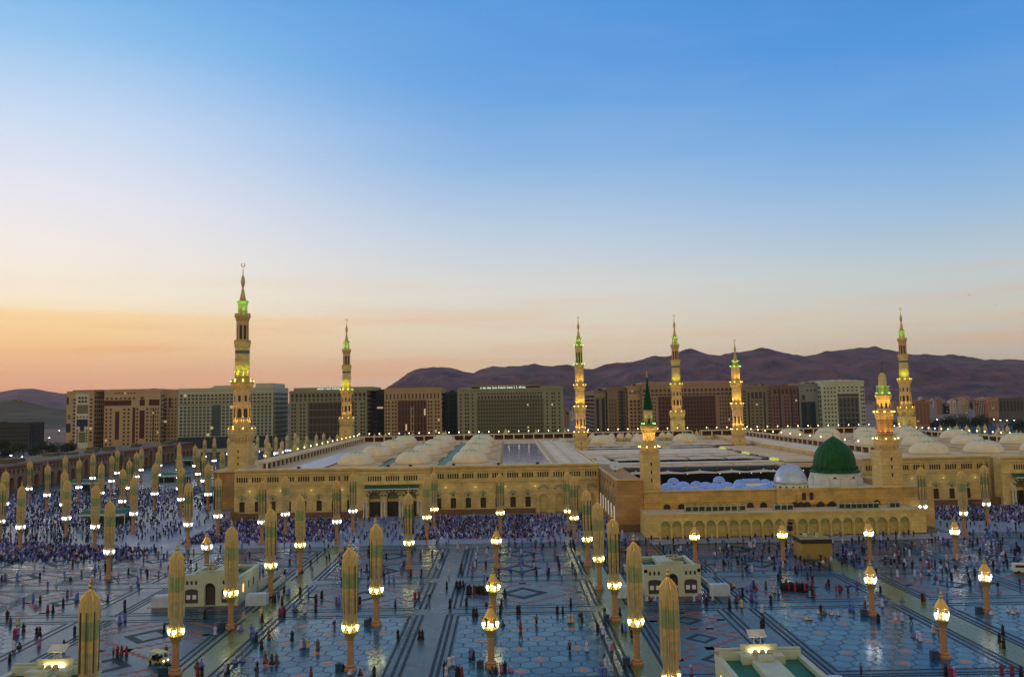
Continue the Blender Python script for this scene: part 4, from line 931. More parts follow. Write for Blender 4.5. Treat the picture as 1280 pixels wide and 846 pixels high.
hotel('tan hotel with maroon panels and tall maroon niches, second hotel from left', 130, 200, 488.5, 825, 70, tan,
      [((131, 170, 7), 495.5, 499.5, 1, .5, .6, 0, True), ([133, 138.4, 155.3, 160.7, 171.5, 184], 509, 557, 10, 1.7, .5, 1, False), ((187, 199, 4), 509, 553, 9, .45, .5, 0, False), ((142, 170, 7), 489.7, 492.7, 1, .45, .5, 0, False), ([177.5], 495.5, 499.5, 1, 3.5, .6, 0, True)],
      [(130.2, 163.8, 500, 506.5, mar_), (144, 149, 514, 549, mar_), (165.6, 169, 509, 554, mar_), (174.5, 180.7, 513, 548, mar_), (174.5, 180.7, 499.5, 507, mar_), (186, 199, 499.5, 507, mar_), (191, 192.5, 512, 552, mar_)], [(135, 195, 486.2, brn)])
hotel('narrow beige hotel with dark balcony rows beside the maroon panelled hotel', 201.5, 221.5, 488.5, 835, 40, tan2,
      [((202, 208.5, 1), 497, 552, 12, .95, .5, 1, False), ((209, 217.5, 2), 497, 552, 12, .5, .5, 0, False), ([219.5], 497, 552, 12, 1.6, .5, 0, False)], [(211, 213.5, 497, 510, mar_)])
hotel('pale grey hotel with teal window grid behind the tallest minaret', 222.7, 341, 486, 770, 54, gry,
      [((224, 340, 24), 491.5, 504.5, 3, .6, .62, 0, False), ((224, 340, 24), 506.5, 545, 9, .62, .72, 2, False)], [(222.9, 340.8, 545.5, 560, dkb), (265, 276, 506, 545, tealg), (222.9, 340.8, 504.8, 505.6, tealg)], [(231, 330, 484.6, None), (266, 291, 481.6, gry), (318, 338, 479.5, gry)])
hotel('grey-green hotel with large brown window grid behind the rear left minaret', 361.5, 458.5, 489, 765, 60, grn,
      [((363, 458, 18), 491, 496.5, 1, .6, .85, 1, True), ((363, 458, 18), 497.5, 501, 1, .4, .8, 1, False), ((386, 442, 11), 503, 549, 5, .8, .86, 1, False), ([365.4, 369, 376, 380.3, 444.8, 451.6, 455.2], 503, 550, 10, 1.6, .55, 1, False)],
      [(384.6, 443, 502, 549.6, hmat('hotel_olive_frame', (.15, .12, .08)))], [(366, 465, 484, grn)], (397, 426.5, 484.2, 486.6))
hotel('narrow dark blue banded tower between two hotels', 470.5, 479.5, 489, 790, 40, hmat('slate_wall', (.05, .06, .06)),
      [((471, 479.3, 1), 499, 545, 11, .9, .55, 3, False), ((471, 479.3, 3), 491.5, 498, 1, .5, .9, 3, False)])
hotel('tan hotel with maroon centre at the foot of the mountain ridge', 480.5, 552, 486.5, 765, 50, tan2,
      [([482.7, 486.2, 491, 494.8, 535.9, 539.5, 544.6, 548.4], 500, 546, 10, 1.5, .55, 1, False), ((481.5, 550.5, 15), 491.5, 498.5, 1, .32, .95, 1, False), ((498, 533, 9), 501, 548, 5, .5, .85, 1, False)],
      [(497, 533.4, 500, 549.6, hmat('hotel_rose', (.15, .07, .05))), (513, 517.5, 508, 540, tan2)], [(485, 548, 483.8, brn)])
hotel('dark blue glass tower just left of the wide grey-green hotel', 556.5, 571.5, 491, 785, 40, hmat('blue_slate_wall', (.05, .065, .06)),
      [((562, 571, 2), 493, 546, 10, .85, .8, 3, False), ([559], 493, 546, 12, 2, .55, 3, False)])
hotel('wide grey-green hotel with rooftop sign, left of the orange-lit minaret', 572, 704.5, 486, 765, 30, grn,
      [((597, 678.7, 24), 490, 493, 1, .5, .75, 0, False), ((597, 678.7, 20), 494, 498, 1, .6, .85, 1, True), ((597, 678.7, 24), 499, 546, 10, .5, .5, 1, False), ([576, 582.2, 585.4, 591, 684.2, 690.6, 693.6, 699.4], 490, 546, 12, 1.4, .55, 0, False)],
      [(596, 680, 498.3, 547, hmat('hotel_green_recess', (.15, .16, .10)))], [(574, 702, 483, None), (590, 676, 480.4, brn)], (601, 659, 482.2, 485))
hotel('narrow grey hotel at the left end of the middle cluster', 743.5, 758, 489, 780, 90, brn, [((744, 757.5, 2), 498, 546, 1, .45, .98, 3, False)], [(744, 757, 491, 496, grn)])
hotel('brown hotel with dark vertical strips, second in the middle cluster', 759.7, 784, 485, 775, 80, brn,
      [((772, 783, 2), 488, 540, 12, .5, .6, 0, False), ((761, 771, 3), 498, 541, 9, .4, .5, 0, False)], [(776, 779, 488, 540, dkb)], [(770, 784, 483.5, None)])
hotel('beige narrow hotel attached left of the widest hotel', 785.5, 802, 483.5, 770, 80, tan2, [((787, 801, 5), 488, 492, 2, .5, .6, 1, False), ((787, 801, 3), 499, 541, 9, .6, .6, 1, False)])
hotel('widest hotel with an arched top row and brown window grid behind the pale minaret', 803, 917.5, 479.5, 765, 55, hmat('hotel_sand', (.38, .25, .16)),
      [((803.5, 917, 22), 485, 489.5, 1, .6, .85, 0, True), ((803.5, 917, 22), 491, 494, 1, .7, .7, 0, False), ((823.5, 894.5, 18), 495.5, 541, 9, .66, .7, 1, False), ((899, 916.5, 5), 495.5, 541, 10, .42, .55, 0, False), ((804, 821, 5), 495.5, 541, 10, .42, .55, 0, False)],
      [(823, 895, 494.8, 541.5, hmat('hotel_rose_brown', (.16, .075, .055)))], [(806, 912, 476.5, None)])
hotel('tan hotel with narrow dark shafts right of the orange-lit minaret', 929.5, 964, 483, 740, 50, hmat('hotel_olive_tan', (.25, .2, .12)),
      [([941, 946.6, 951.3], 499, 537, 9, 1.3, .45, 0, False), ([931.5, 961.5], 487, 537, 12, 1.6, .5, 0, False), ((939, 954, 3), 489.5, 498, 1, .6, .95, 1, False)], [(935.5, 937.5, 490, 539, dkb), (955.3, 957.3, 490, 539, dkb)])
hotel('pinkish brown hotel between the tan and grey hotels on the right', 965, 998, 483, 738, 50, pnk,
      [([968, 972, 982, 986, 993, 996], 494, 538, 10, 1.4, .5, 0, False), ((967.5, 997, 6), 486, 492.5, 1, .5, .95, 1, False)], [(974.5, 976.5, 486, 539, dkb), (989.3, 991.3, 486, 539, dkb)])
hotel('grey hotel with a tall dark recess in its middle', 999.7, 1028, 480.5, 745, 40, hmat('hotel_cool_grey', (.27, .28, .24)), [((1008, 1027, 4), 486, 489, 1, .4, .7, 0, True), ([1005.5], 493, 500, 1, 3, .9, 0, False)], [(1002, 1020, 502, 540, dkb), (1008, 1013, 503, 540, hmat('recess_blue', (.04, .06, .07)))])
hotel('pale green-white hotel with a black central window bay, rightmost hotel', 1028.5, 1082, 477, 735, 50, hmat('hotel_mint', (.52, .55, .42)),
      [((1030, 1047, 4), 482, 538, 11, .4, .45, 0, False), ((1048, 1075, 5), 482, 490, 2, .4, .45, 0, False), ([1078, 1080.5], 482, 538, 11, 1.2, .45, 0, False), ((1049, 1074, 5), 497, 535, 6, .6, .8, 0, False)],
      [(1048, 1074.7, 492, 495.5, glass), (1048.2, 1074.5, 496, 538, hmat('bay_frame', (.12, .13, .11))), (1056, 1069, 525, 532, glass)], [(1036, 1076, 474.8, None)])

# ------------------------------------------------------------------ long arcade building on the left
arc = thing('arcade_building', 'long brown arcaded market building along the left edge of the plaza', 'building', (-268, 380, 0))
abr = hmat('arcade_brown', (.28, .16, .10)); abr2 = hmat('arcade_red_tile', (.18, .035, .03))
n = 44; ln = 340; st = ln / n
gd_ = M('arcade_dark', (.03, .02, .016), .6, var=0)
for i in range(n):
    b = MB(); tall = i % 6 == 3
    b.T = Matrix.Rotation(PI / 2, 4, 'Z') @ Matrix.Translation((i * st - 30, 0, 0))
    if tall: b.bay(0, st, 0, 13.6, 4.4, .1, 8.6, 2.2, 3, 0, 0, 1)
    else:
        b.bay(0, st, 0, 7.8, 4.6, .1, 4.6, 2.0, 2.5, 0, 0, 1)
        for s in (0, 1): b.bay(s * st / 2, (s + 1) * st / 2, 7.8, 11.6, 1.8, 8.3, 10.3, .5, .8, 0, 0, 1, 4)
        b.box(0, st, -.6, .1, 11.6, 12.5, 2); b.box(0, st, -.2, .4, 12.5, 13.2, 0)
    o = b.build('arcade_bay', [abr, gd_, abr2], arc)
    o.scale = (1, 1, 1)
b = MB(); b.box(-38, -4, -30, 310, 0, 12.9, 0); b.box(-39, -1, -31, 311, 12.9, 13.4, 0)
for k in range(16): xx, yy = R_.uniform(-34, -10), R_.uniform(-20, 300); b.box(xx, xx + R_.uniform(3, 9), yy, yy + R_.uniform(3, 12), 13.4, 13.4 + R_.uniform(1, 2.6), 0)
b.build('roof_block', hmat('arcade_roof', (.13, .10, .05)), arc)

# small canopied pavilions and shelters inside the left crowd
wm = white
def shelter(x, y, wx, wy, label, rz=0):
    r = thing('shelter', label, 'shelter', (x, y, 0), rz)
    b = MB(); b.add([(-wx / 2, -wy / 2, 4.2), (wx / 2, -wy / 2, 4.2), (wx / 2, wy / 2, 4.6), (-wx / 2, wy / 2, 4.6), (-wx / 2 + 1, -wy / 2 + 1.5, 5.4), (wx / 2 - 1, -wy / 2 + 1.5, 5.4), (wx / 2 - 1, wy / 2 - 1.5, 5.7), (-wx / 2 + 1, wy / 2 - 1.5, 5.7)],
                    [(0, 1, 5, 4), (1, 2, 6, 5), (2, 3, 7, 6), (3, 0, 4, 7), (4, 5, 6, 7), (0, 3, 2, 1)]); b.build('roof', greenroof, r)
    b = MB(); b.box(-wx / 2, wx / 2, -wy / 2 - .1, -wy / 2 + .1, 3.6, 4.2); b.build('fascia', white, r)
    for sx_ in (-1, -.33, .33, 1):
        for sy_ in (-1, 1):
            b = MB(); b.lathe([(.16, 0), (.13, 4.3)], 8, c=(sx_ * (wx / 2 - .4), sy_ * (wy / 2 - .4))); b.build('post', white, r)
    b = MB(); b.box(-wx / 2 + .5, wx / 2 - .5, wy / 2 - 1.2, wy / 2 - .9, 0, 2.4); b.build('back_panel', M('shelter_dark', (.02, .05, .05), .6), r)
for (px, py, wx, wy, lb) in ((215, 602, 20, 8, 'green roofed shelter at the head of the prayer crowd, beside arcade building'), (237, 581, 18, 8, 'farthest green roofed shelter near the front left minaret'), (133, 655, 17, 7, 'green roofed shelter in the crowd beside the nearest white lanterns'), (110, 612, 18, 7, 'green roofed shelter near the arcade, in the middle of the crowd'), (268, 627, 12, 6, 'small green shelter beside the mosque corner')):
    x, y = gz(px, py); shelter(x, y, wx, wy, lb)

# ------------------------------------------------------------------ plaza entrance pavilions
pgl = M('warm_window', (.9, .5, .2), .5, emit=(1, .5, .15), es=2.5, var=0)
pw = M('pavilion_plaster', (.46, .50, .38), .7, scale=.6, var=.08)
def pavilion(x, y, rz, label):
    r = thing('entrance_pavilion', label, 'pavilion', (x, y, 0), rz); W = 6.1; Hh = 6.3
    b = MB(); b.bay(-W, W, 0, Hh, 2.4, .05, 3.6, 1.25, 1.0, 0, 0, 1, 10)
    b.box(-W, -W + .5, .01, 15, 0, Hh - 1.2, 0); b.box(W - .5, W, .01, 15, 0, Hh - 1.2, 0); b.box(-W, W, 14.5, 15, 0, Hh - 1.2, 0); b.box(-W, W, 0, .5, Hh, Hh + .35, 0)
    b.box(-3, 3, .5, 3.2, Hh - 1.2, Hh, 0); b.build('wall', [pw, dark], r)
    b = MB(); b.box(-.95, .95, .9, .98, .06, 3.7); b.build('door', M('bronze_door', (.05, .04, .03), .4), r)
    for s in (-1, 1):
        b = MB(); c = s * 3.9; b.box(c - 1.35, c + 1.35, -.08, .01, .7, 3.3, 0); b.arch(c, 3.3, 2.7, 3.3, .35, -.08, .01, 0, 4); b.build('display_window', M('display_dark', (.05, .05, .06), .3), r)
        for t in (-.65, .65):
            b = MB(); b.box(c + t - .4, c + t + .4, -.12, -.08, 1.5, 2.4); b.build('notice', M('notice_white', (.7, .68, .7), .5), r)
        for t in (-1, 0, 1):
            b = MB(); b.arch(c + t * .95, 4.6, .42, 5.2, .2, -.06, .02, 0, 4); b.build('slot_window', dark, r)
    b = MB(); b.add([(-W + .5, .5, Hh - 1.0), (-.8, .5, Hh - .9), (-.8, 14.5, Hh - 1.7), (-W + .5, 14.5, Hh - 1.9), (W - .5, .5, Hh - 1.0), (.8, .5, Hh - .9), (.8, 14.5, Hh - 1.7), (W - .5, 14.5, Hh - 1.9)], [(0, 1, 2, 3), (4, 5, 6, 7)]); b.build('green_roof', greenroof, r)
    b = MB(); b.box(-1.8, 1.8, .5, 14.6, Hh - 1.3, Hh - .35, 0); b.box(-W - .1, -W + .7, 0, 15.1, Hh - 1.2, Hh - .5, 0); b.box(W - .7, W + .1, 0, 15.1, Hh - 1.2, Hh - .5, 0); b.box(-W, W, 14.3, 15.1, Hh - 1.2, Hh - .6, 0)
    b.build('roof_ridge', [pw], r)
    b = MB(); b.box(-5.8, -2.1, 1.2, 1.5, Hh - 1, Hh + .2, 0); b.box(2.1, 5.8, 1.2, 1.5, Hh - 1, Hh + .2, 0); b.box(-2.6, 2.6, .6, .9, Hh - .3, Hh + 1.0, 0); b.build('roof_screen', [pw], r)
    for k in range(3):
        b = MB(); b.lathe([(.42, Hh - .3), (.45, Hh + .5), (.3, Hh + .7)], 10, c=(-1 + k, 2.6)); b.build('fan', M('fan_casing', (.45, .36, .18), .5), r)
    b = MB(); b.box(-.9, .9, 3.2, 4.4, Hh - .3, Hh + .35); b.build('cooler', pw, r)
    b = MB(); b.box(-.55, -.4, .2, .35, Hh, Hh + 2.0, 0); b.box(.4, .55, .2, .35, Hh, Hh + 2.0, 0)
    b.T = Matrix.Translation((0, .1, Hh + 2.3)) @ Matrix.Rotation(rad(-28), 4, 'X'); b.box(-1.3, 1.3, -.75, .75, -.06, .06, 0); b.build('emblem_board', [M('board_cream', (.55, .52, .42), .5)], r)
    b = MB(); b.box(-1.4, 1.4, 1.0, 1.2, Hh - .1, Hh + .1); b.build('light_bar', M('pavilion_light', (1, .8, .5), .5, emit=(1, .72, .3), es=30, var=0), r)
    for s in (-1, 1):
        for t in range(3):
            b = MB(); b.T = Matrix.Rotation(s * PI / 2, 4, 'Z'); yy = 3.2 + t * 3.6; xx = yy if s > 0 else -yy
            b.arch(xx, 2.2, .55, 3.6, .27, -W - .06, -W + .02, 0, 4); b.build('side_window', pgl if t == 0 else dark, r)
    # guard walls of the stairs behind and service boxes
    for s in (-1, 1):
        b = MB(); xa = s * (W + .1); xb = s * (W + 3.2)
        b.add([(xa, 13, 0), (xa, 13, 2.4), (xa, 30, 1.2), (xa, 30, 0), (xa + s * .35, 13, 0), (xa + s * .35, 13, 2.4), (xa + s * .35, 30, 1.2), (xa + s * .35, 30, 0)], [(0, 1, 2, 3), (7, 6, 5, 4), (1, 5, 6, 2), (3, 2, 6, 7), (0, 4, 5, 1)])
        b.add([(xb, 2, 0), (xb, 2, 1.2), (xb, 24, 1.2), (xb, 24, 0), (xb + .35, 2, 0), (xb + .35, 2, 1.2), (xb + .35, 24, 1.2), (xb + .35, 24, 0)], [(0, 1, 2, 3), (7, 6, 5, 4), (1, 5, 6, 2), (3, 2, 6, 7), (0, 4, 5, 1)])
        b.build('guard_wall', [pw], r)
        b = MB(); b.box(s * 10 - 2.2, s * 10 + 2.2, -.6, 1.6, 0, 2.1); b.box(s * 10 - 2.0, s * 10 + 2.0, -.4, 1.4, 2.1, 2.4); b.build('service_box', M('blue_white_box', (.42, .5, .6), .5), r)
    return r
pavilion(-64.4, 176, 0, 'white pavilion with arched door and lit roof board, left of the central walkway')
pavilion(35.2, 176, 0, 'white pavilion with green roof in mid plaza, before the ochre arcade')
pavilion(35.4, 118, PI, 'pavilion with green roof and round fans cut by the bottom edge, right of centre')
pavilion(-64.6, 118, PI, 'pavilion with glowing roof board at the bottom left corner')
# gold walled cube kiosk
x, y = gz(1022, 699.5); k = thing('kiosk', 'plain golden box kiosk with black band before the ochre arcade', 'kiosk', (x, y + 3.2, 0))
kg = M('gold_cladding', (.30, .20, .04), .6, scale=1, var=.1)
b = MB(); b.box(-3.9, 3.9, -3.2, 3.2, 0, 4.2, 0); b.box(-4.0, 4.0, -3.3, 3.3, 0, .25, 1); b.build('wall', [kg, stone_d], k)
b = MB(); b.box(-4.0, 4.0, -3.3, 3.3, 4.2, 5.2); b.build('black_band', M('black_cladding', (.012, .01, .01), .5), k)
b = MB(); b.box(-3.9, 3.9, -3.2, 3.2, 5.2, 5.4); b.build('roof', kg, k)
for s in (-1.8, 1.3):
    b = MB(); b.lathe([(.5, 5.4), (.5, 6.3), (.35, 6.4)], 10, c=(s, 0)); b.build('vent', acm, k)
# signal mast before the arcade
x, y = gz(988, 676); r = thing('speaker_mast', 'dark mast with boxes and a red top before the ochre arcade', 'mast', (x, y, 0))
b = MB(); b.lathe([(.12, 0), (.1, 6.4)], 6); b.build('pole', dark, r)
b = MB(); b.box(-.7, .7, -.4, .4, 3.0, 4.6); b.box(-.4, .8, -.4, .4, 4.8, 5.6); b.build('cabinet', glass, r)
b = MB(); b.box(-.3, 1.3, -.3, .3, 6.0, 6.3); b.build('red_arm', s_red, r)

# ------------------------------------------------------------------ people
skin = M('skin', (.30, .17, .10), .6, var=0); hairm = M('black_hair', (.01, .008, .008), .6, var=0)
CL = dict(black=(.010, .009, .012), white=(.46, .48, .66), lightblue=(.10, .15, .50), darkblue=(.018, .03, .11), red=(.22, .02, .04), pink=(.38, .12, .30), cream=(.50, .42, .22), grey=(.12, .12, .14), purple=(.09, .055, .26), brown=(.12, .06, .04), green=(.06, .16, .10))
CM = {k: M('cloth_' + k, v, .85, scale=4, var=.12) for k, v in CL.items()}
def skin_body(verts, edges, radii, name):
    me = bpy.data.meshes.new(name); me.from_pydata(verts, edges, []); o = bpy.data.objects.new(name, me); COL.objects.link(o)
    md = o.modifiers.new('s', 'SKIN'); md.use_smooth_shade = True
    for v, r in zip(me.skin_vertices[0].data, radii): v.radius = (r, r)
    me.skin_vertices[0].data[0].use_root = True
    sb = o.modifiers.new('u', 'SUBSURF'); sb.levels = 1
    dg = bpy.context.evaluated_depsgraph_get(); m2 = bpy.data.meshes.new_from_object(o.evaluated_get(dg)); bpy.data.objects.remove(o); m2.name = name
    m2.materials.clear(); m2.materials.append(skin); return m2
def body(pose):
    # joint chain: pelvis, chest, neck, head x3, arms, legs
    if pose == 'sit': hz = .22
    else: hz = .92
    V = [(0, 0, hz), (0, .0, hz + .25), (0, 0, hz + .5), (0, 0, hz + .58), (0, -.02, hz + .66), (0, -.02, hz + .76)]
    Rr = [.13, .13, .12, .055, .09, .07]; E = [(0, 1), (1, 2), (2, 3), (3, 4), (4, 5)]
    sw = {'stand': 0, 'walk': 1, 'sit': 0}[pose]
    for s in (-1, 1):
        k = len(V); f = .18 * sw * s
        if pose == 'sit': V += [(s * .19, 0, hz + .47), (s * .24, -.12, hz + .22), (s * .14, -.3, hz + .12), (s * .12, -.36, hz + .1)]
        else: V += [(s * .19, 0, hz + .47), (s * .24, f * .5, hz + .2), (s * .24, f - .04, hz - .05), (s * .235, f * 1.1 - .05, hz - .14)]
        Rr += [.065, .05, .04, .035]; E += [(2, k), (k, k + 1), (k + 1, k + 2), (k + 2, k + 3)]
        k = len(V); f = -.28 * sw * s
        if pose == 'sit': V += [(s * .1, -.02, hz - .03), (s * .3, -.38, hz + .02), (s * .08, -.42, .08), (s * .02, -.5, .06)]
        else: V += [(s * .09, 0, hz - .08), (s * .1, f * .5 - .03 * sw, .48), (s * .1, f, .09), (s * .1, f - .14, .045)]
        Rr += [.09, .07, .05, .04]; E += [(0, k), (k, k + 1), (k + 1, k + 2), (k + 2, k + 3)]
    return skin_body(V, E, Rr, 'person')
BODY = {p: body(p) for p in ('stand', 'walk', 'sit')}
def robe(pose, full):
    b = MB(); n = 10
    if pose == 'sit':
        b.lathe([(.42, .02), (.44, .15), (.30, .30), (.2, .5), (.21, .68), (.10, .78)], n, m=0)
    else:
        w1 = .30 if pose == 'stand' else .34
        prof = [(w1, .06), (w1 * .92, .3), (.24, .7), (.2, 1.0), (.225, 1.3), (.22, 1.42), (.09, 1.5)] if full else [(.2, .82), (.19, 1.0), (.225, 1.3), (.22, 1.42), (.09, 1.5)]
        b.lathe(prof, n, m=0)
        f = .2 if pose == 'walk' else 0
        for s in (-1, 1):
            b.add([(s * .16, -.06, 1.42), (s * .16, .06, 1.42), (s * .27, .07, 1.36), (s * .27, -.07, 1.36), (s * .2, -.07 + f * s, 1.0), (s * .2, .06 + f * s, 1.0), (s * .32, .06 + f * s, .98), (s * .32, -.07 + f * s, .98)], [(0, 1, 2, 3), (4, 7, 6, 5), (0, 4, 5, 1), (1, 5, 6, 2), (2, 6, 7, 3), (3, 7, 4, 0)])
    return b
def scarf(z): b = MB(); b.lathe([(.2, z - .26), (.13, z - .08), (.125, z + .06), (.1, z + .15), (.03, z + .19)], 10, m=0, c=(0, .015)); return b
def hair(z): b = MB(); b.lathe([(.09, z + .02), (.105, z + .08), (.085, z + .16), (.02, z + .185)], 8, m=0, c=(0, .02)); return b
def trousers(pose):
    b = MB(); f = .28 if pose == 'walk' else 0
    for s in (-1, 1):
        b.add([(s * .02, -.09, .92), (s * .02, .09, .92), (s * .19, .09, .92), (s * .19, -.09, .92), (s * .04, -.07 - f * s, .1), (s * .04, .07 - f * s, .1), (s * .17, .07 - f * s, .1), (s * .17, -.07 - f * s, .1)], [(0, 1, 2, 3), (4, 7, 6, 5), (0, 4, 5, 1), (1, 5, 6, 2), (2, 6, 7, 3), (3, 7, 4, 0)])
    return b
GM = {}
def gmesh(key, fn):
    if key not in GM:
        b = fn(); me = bpy.data.meshes.new(key); me.from_pydata(b.v, [], b.f); me.materials.append(hairm); me.polygons.foreach_set('use_smooth', [True] * len(b.f)); GM[key] = me
    return GM[key]
people = []
KINDS = {'b': ('woman', 'black', 'abaya'), 'w': ('man', 'white', 'robe'), 'l': ('man', 'lightblue', 'robe'), 'd': ('man', 'darkblue', 'shirt'), 'r': ('woman', 'red', 'abaya'), 'p': ('woman', 'pink', 'robe'), 'y': ('man', 'cream', 'robe'), 'g': ('man', 'grey', 'shirt'), 'v': ('woman', 'purple', 'abaya'), 'n': ('man', 'brown', 'robe')}
def cloth_link(name, me, parent, mat):
    o = bpy.data.objects.new(name, me); COL.objects.link(o); o.parent = parent; o.material_slots[0].link = 'OBJECT'; o.material_slots[0].material = mat
def person(x, y, kc, pose, rz=None):
    who, c, g = KINDS[kc]
    o = bpy.data.objects.new('person', BODY[pose]); COL.objects.link(o); o.location = (x, y, 0); s = R_.uniform(.93, 1.06) * (.95 if who == 'woman' else 1.02); o.scale = (s * 1.1, s * 1.1, s)
    o.rotation_euler = (0, 0, R_.uniform(0, 2 * PI) if rz is None else rz); o['category'] = 'person'
    zt = .98 if pose == 'sit' else 1.68
    if g == 'shirt' and pose != 'sit':
        cloth_link('shirt', gmesh('shirt_' + pose, lambda: robe(pose, False)), o, CM[c]); cloth_link('trousers', gmesh('trousers_' + pose, lambda: trousers(pose)), o, CM['grey' if c != 'grey' else 'black'])
    else: cloth_link('robe', gmesh('robe_' + pose, lambda: robe(pose, True)), o, CM[c])
    if who == 'woman': cloth_link('headscarf', gmesh('scarf_%s' % (pose == 'sit'), lambda: scarf(zt - .1)), o, CM[c] if c != 'pink' else CM['white'])
    elif kc in 'wy' and R_.random() < .6: cloth_link('cap', gmesh('hair_%s' % (pose == 'sit'), lambda: hair(zt - .1)), o, CM['white'])
    else: cloth_link('hair', gmesh('hair_%s' % (pose == 'sit'), lambda: hair(zt - .1)), o, hairm)
    people.append((o, kc, pose)); return o
# (crop origin, scale) tables of people read off the photograph: x, y of the feet, kind, pose
def grp(ox, oy, sc, rows):
    for t in rows.split():
        a, b_, k = t.split(','); x, y = gz(ox + float(a) / sc, oy + float(b_) / sc)
        pose = {'s': 'sit', 'm': 'walk', 't': 'stand'}[k[1]] if len(k) > 1 else 'stand'
        person(x, y, k[0], pose)
grp(540, 740, 5.33, '120,97,b 277,160,bm 297,158,bm 455,140,b 472,222,bs 590,245,r 592,315,dm 697,212,g 835,142,b 872,142,b 925,92,b 915,203,ym 936,203,ym 985,195,dm 998,192,bm 1103,262,b 1140,282,w 918,387,g 1032,393,wm 1198,392,p 1150,478,b 1155,505,w 1125,563,l 1147,560,lm 255,437,l 277,452,b 115,497,w 140,487,wm 85,530,b 95,562,w 165,560,b 180,560,bm 200,560,r 400,532,bs 425,534,bs 465,532,p 487,532,b 527,527,ps 1268,262,b 1252,155,bm 1150,155,d 570,140,b 583,138,b')
grp(1000, 740, 4.57, '105,120,ws 120,118,b 140,125,ns 180,127,ws 215,130,ws 38,155,ys 60,155,ws 285,105,l 305,110,l 372,92,n 470,85,w 490,50,ls 585,52,ls 700,50,b 710,50,n 545,165,w 583,165,wm 635,182,dm 763,235,y 800,245,r 650,255,ls 675,268,wm 688,280,w 350,472,g 450,172,b 385,130,ls 445,172,b 1160,240,b 1140,285,b 1165,320,b 1153,470,r 1213,472,r 1190,110,ws 1215,120,ws 1245,115,ws 1090,125,ws 835,470,b 860,485,r 880,485,p 1265,480,b')
grp(780, 740, 7.11, '940,135,b 1000,90,n 1045,135,y 1228,185,w 1240,300,b 1225,322,bm 490,745,b 598,735,p 1255,495,ps 15,355,l 55,310,b 70,400,b 735,110,b 715,75,v 675,70,p 205,75,ws 225,75,bs 280,75,ws 1130,70,l 1175,85,ls')
grp(200, 730, 5.82, '30,340,b 60,560,w 45,520,n 325,245,b 400,370,w 460,315,d 735,245,y 745,275,b 665,360,l 680,395,l 700,415,b 740,470,b 793,395,n 962,408,b 1030,465,w 1048,465,l 1075,465,y 1148,480,n 550,570,ls 600,560,ls 765,570,rs 812,580,bs 850,570,ns 270,600,ds 300,595,ls 495,650,bm 480,640,w 700,672,d 275,665,r 305,665,b 575,330,ws 590,335,ls 555,320,rs 870,228,r 890,230,r 905,228,b 975,190,l 990,200,bs 1053,210,w 1133,195,b 1133,130,b 1175,100,b 1105,40,b 1080,40,b 890,150,b 863,90,l 825,130,d 835,130,b 1270,300,w 940,80,l 925,75,w 1020,70,b 680,120,l 45,645,b')
grp(0, 700, 5.79, '60,380,w 165,175,b 70,230,v 45,85,b 345,375,rm 383,375,bm 290,310,b 240,290,l 260,345,ls 457,330,b 550,295,l 562,280,l 487,260,v 448,225,g 610,220,b 630,220,b 765,150,r 735,130,g 765,220,r 780,290,v 865,455,lm 875,450,w 905,390,b 905,440,l 170,520,bm 128,540,p 105,560,r 130,470,y 75,470,n 265,540,b 288,545,bm 540,530,b 580,530,b 587,530,g 283,625,p 140,630,bs 100,650,w 70,735,b 462,640,b 605,705,b 820,700,g 850,690,r 880,690,r 915,690,r 350,200,l 330,200,w 310,195,b 295,195,b 365,190,b 345,55,l 318,55,b 290,90,l 225,165,v 240,165,n 515,120,b 540,115,b 565,120,v 485,150,n 210,90,bs 245,95,bs 185,120,g 105,110,b 20,230,l')
grp(320, 634, 3.99, '30,570,b 25,540,y 65,650,b 27,705,b 180,660,b 232,700,l 258,700,y 308,710,n 390,605,dm 45,770,n 78,780,b 103,775,n 5,820,b 275,840,r 570,590,d 590,840,b 520,835,bs 435,810,bs 470,830,ws 708,650,b 815,655,bm 830,655,bm 695,495,b 518,480,b 793,455,r 813,455,r 765,385,b 775,385,b 940,320,b 993,260,w 968,495,b 1085,540,b 1100,540,b 655,360,b 645,360,b 685,355,b 715,355,b 535,340,b 545,340,b 515,340,b 560,345,b 295,345,b 305,345,b 318,345,b 355,315,b 370,315,b 385,315,v 395,315,v 112,440,l 125,395,b 130,480,b 185,290,w 178,250,b 240,250,b 257,248,b 400,250,l 410,245,l 330,450,b 300,470,b 415,480,l 210,355,l 245,520,w 85,470,b 95,470,n 140,425,b 155,430,l 200,365,l 635,210,b 680,220,b 745,290,l 800,280,l 820,260,v 830,160,l 915,215,b 1005,235,w 1070,205,b 1085,205,b 1100,205,b 1140,220,g 1165,210,b 1130,280,r 1225,490,b 1240,440,b')
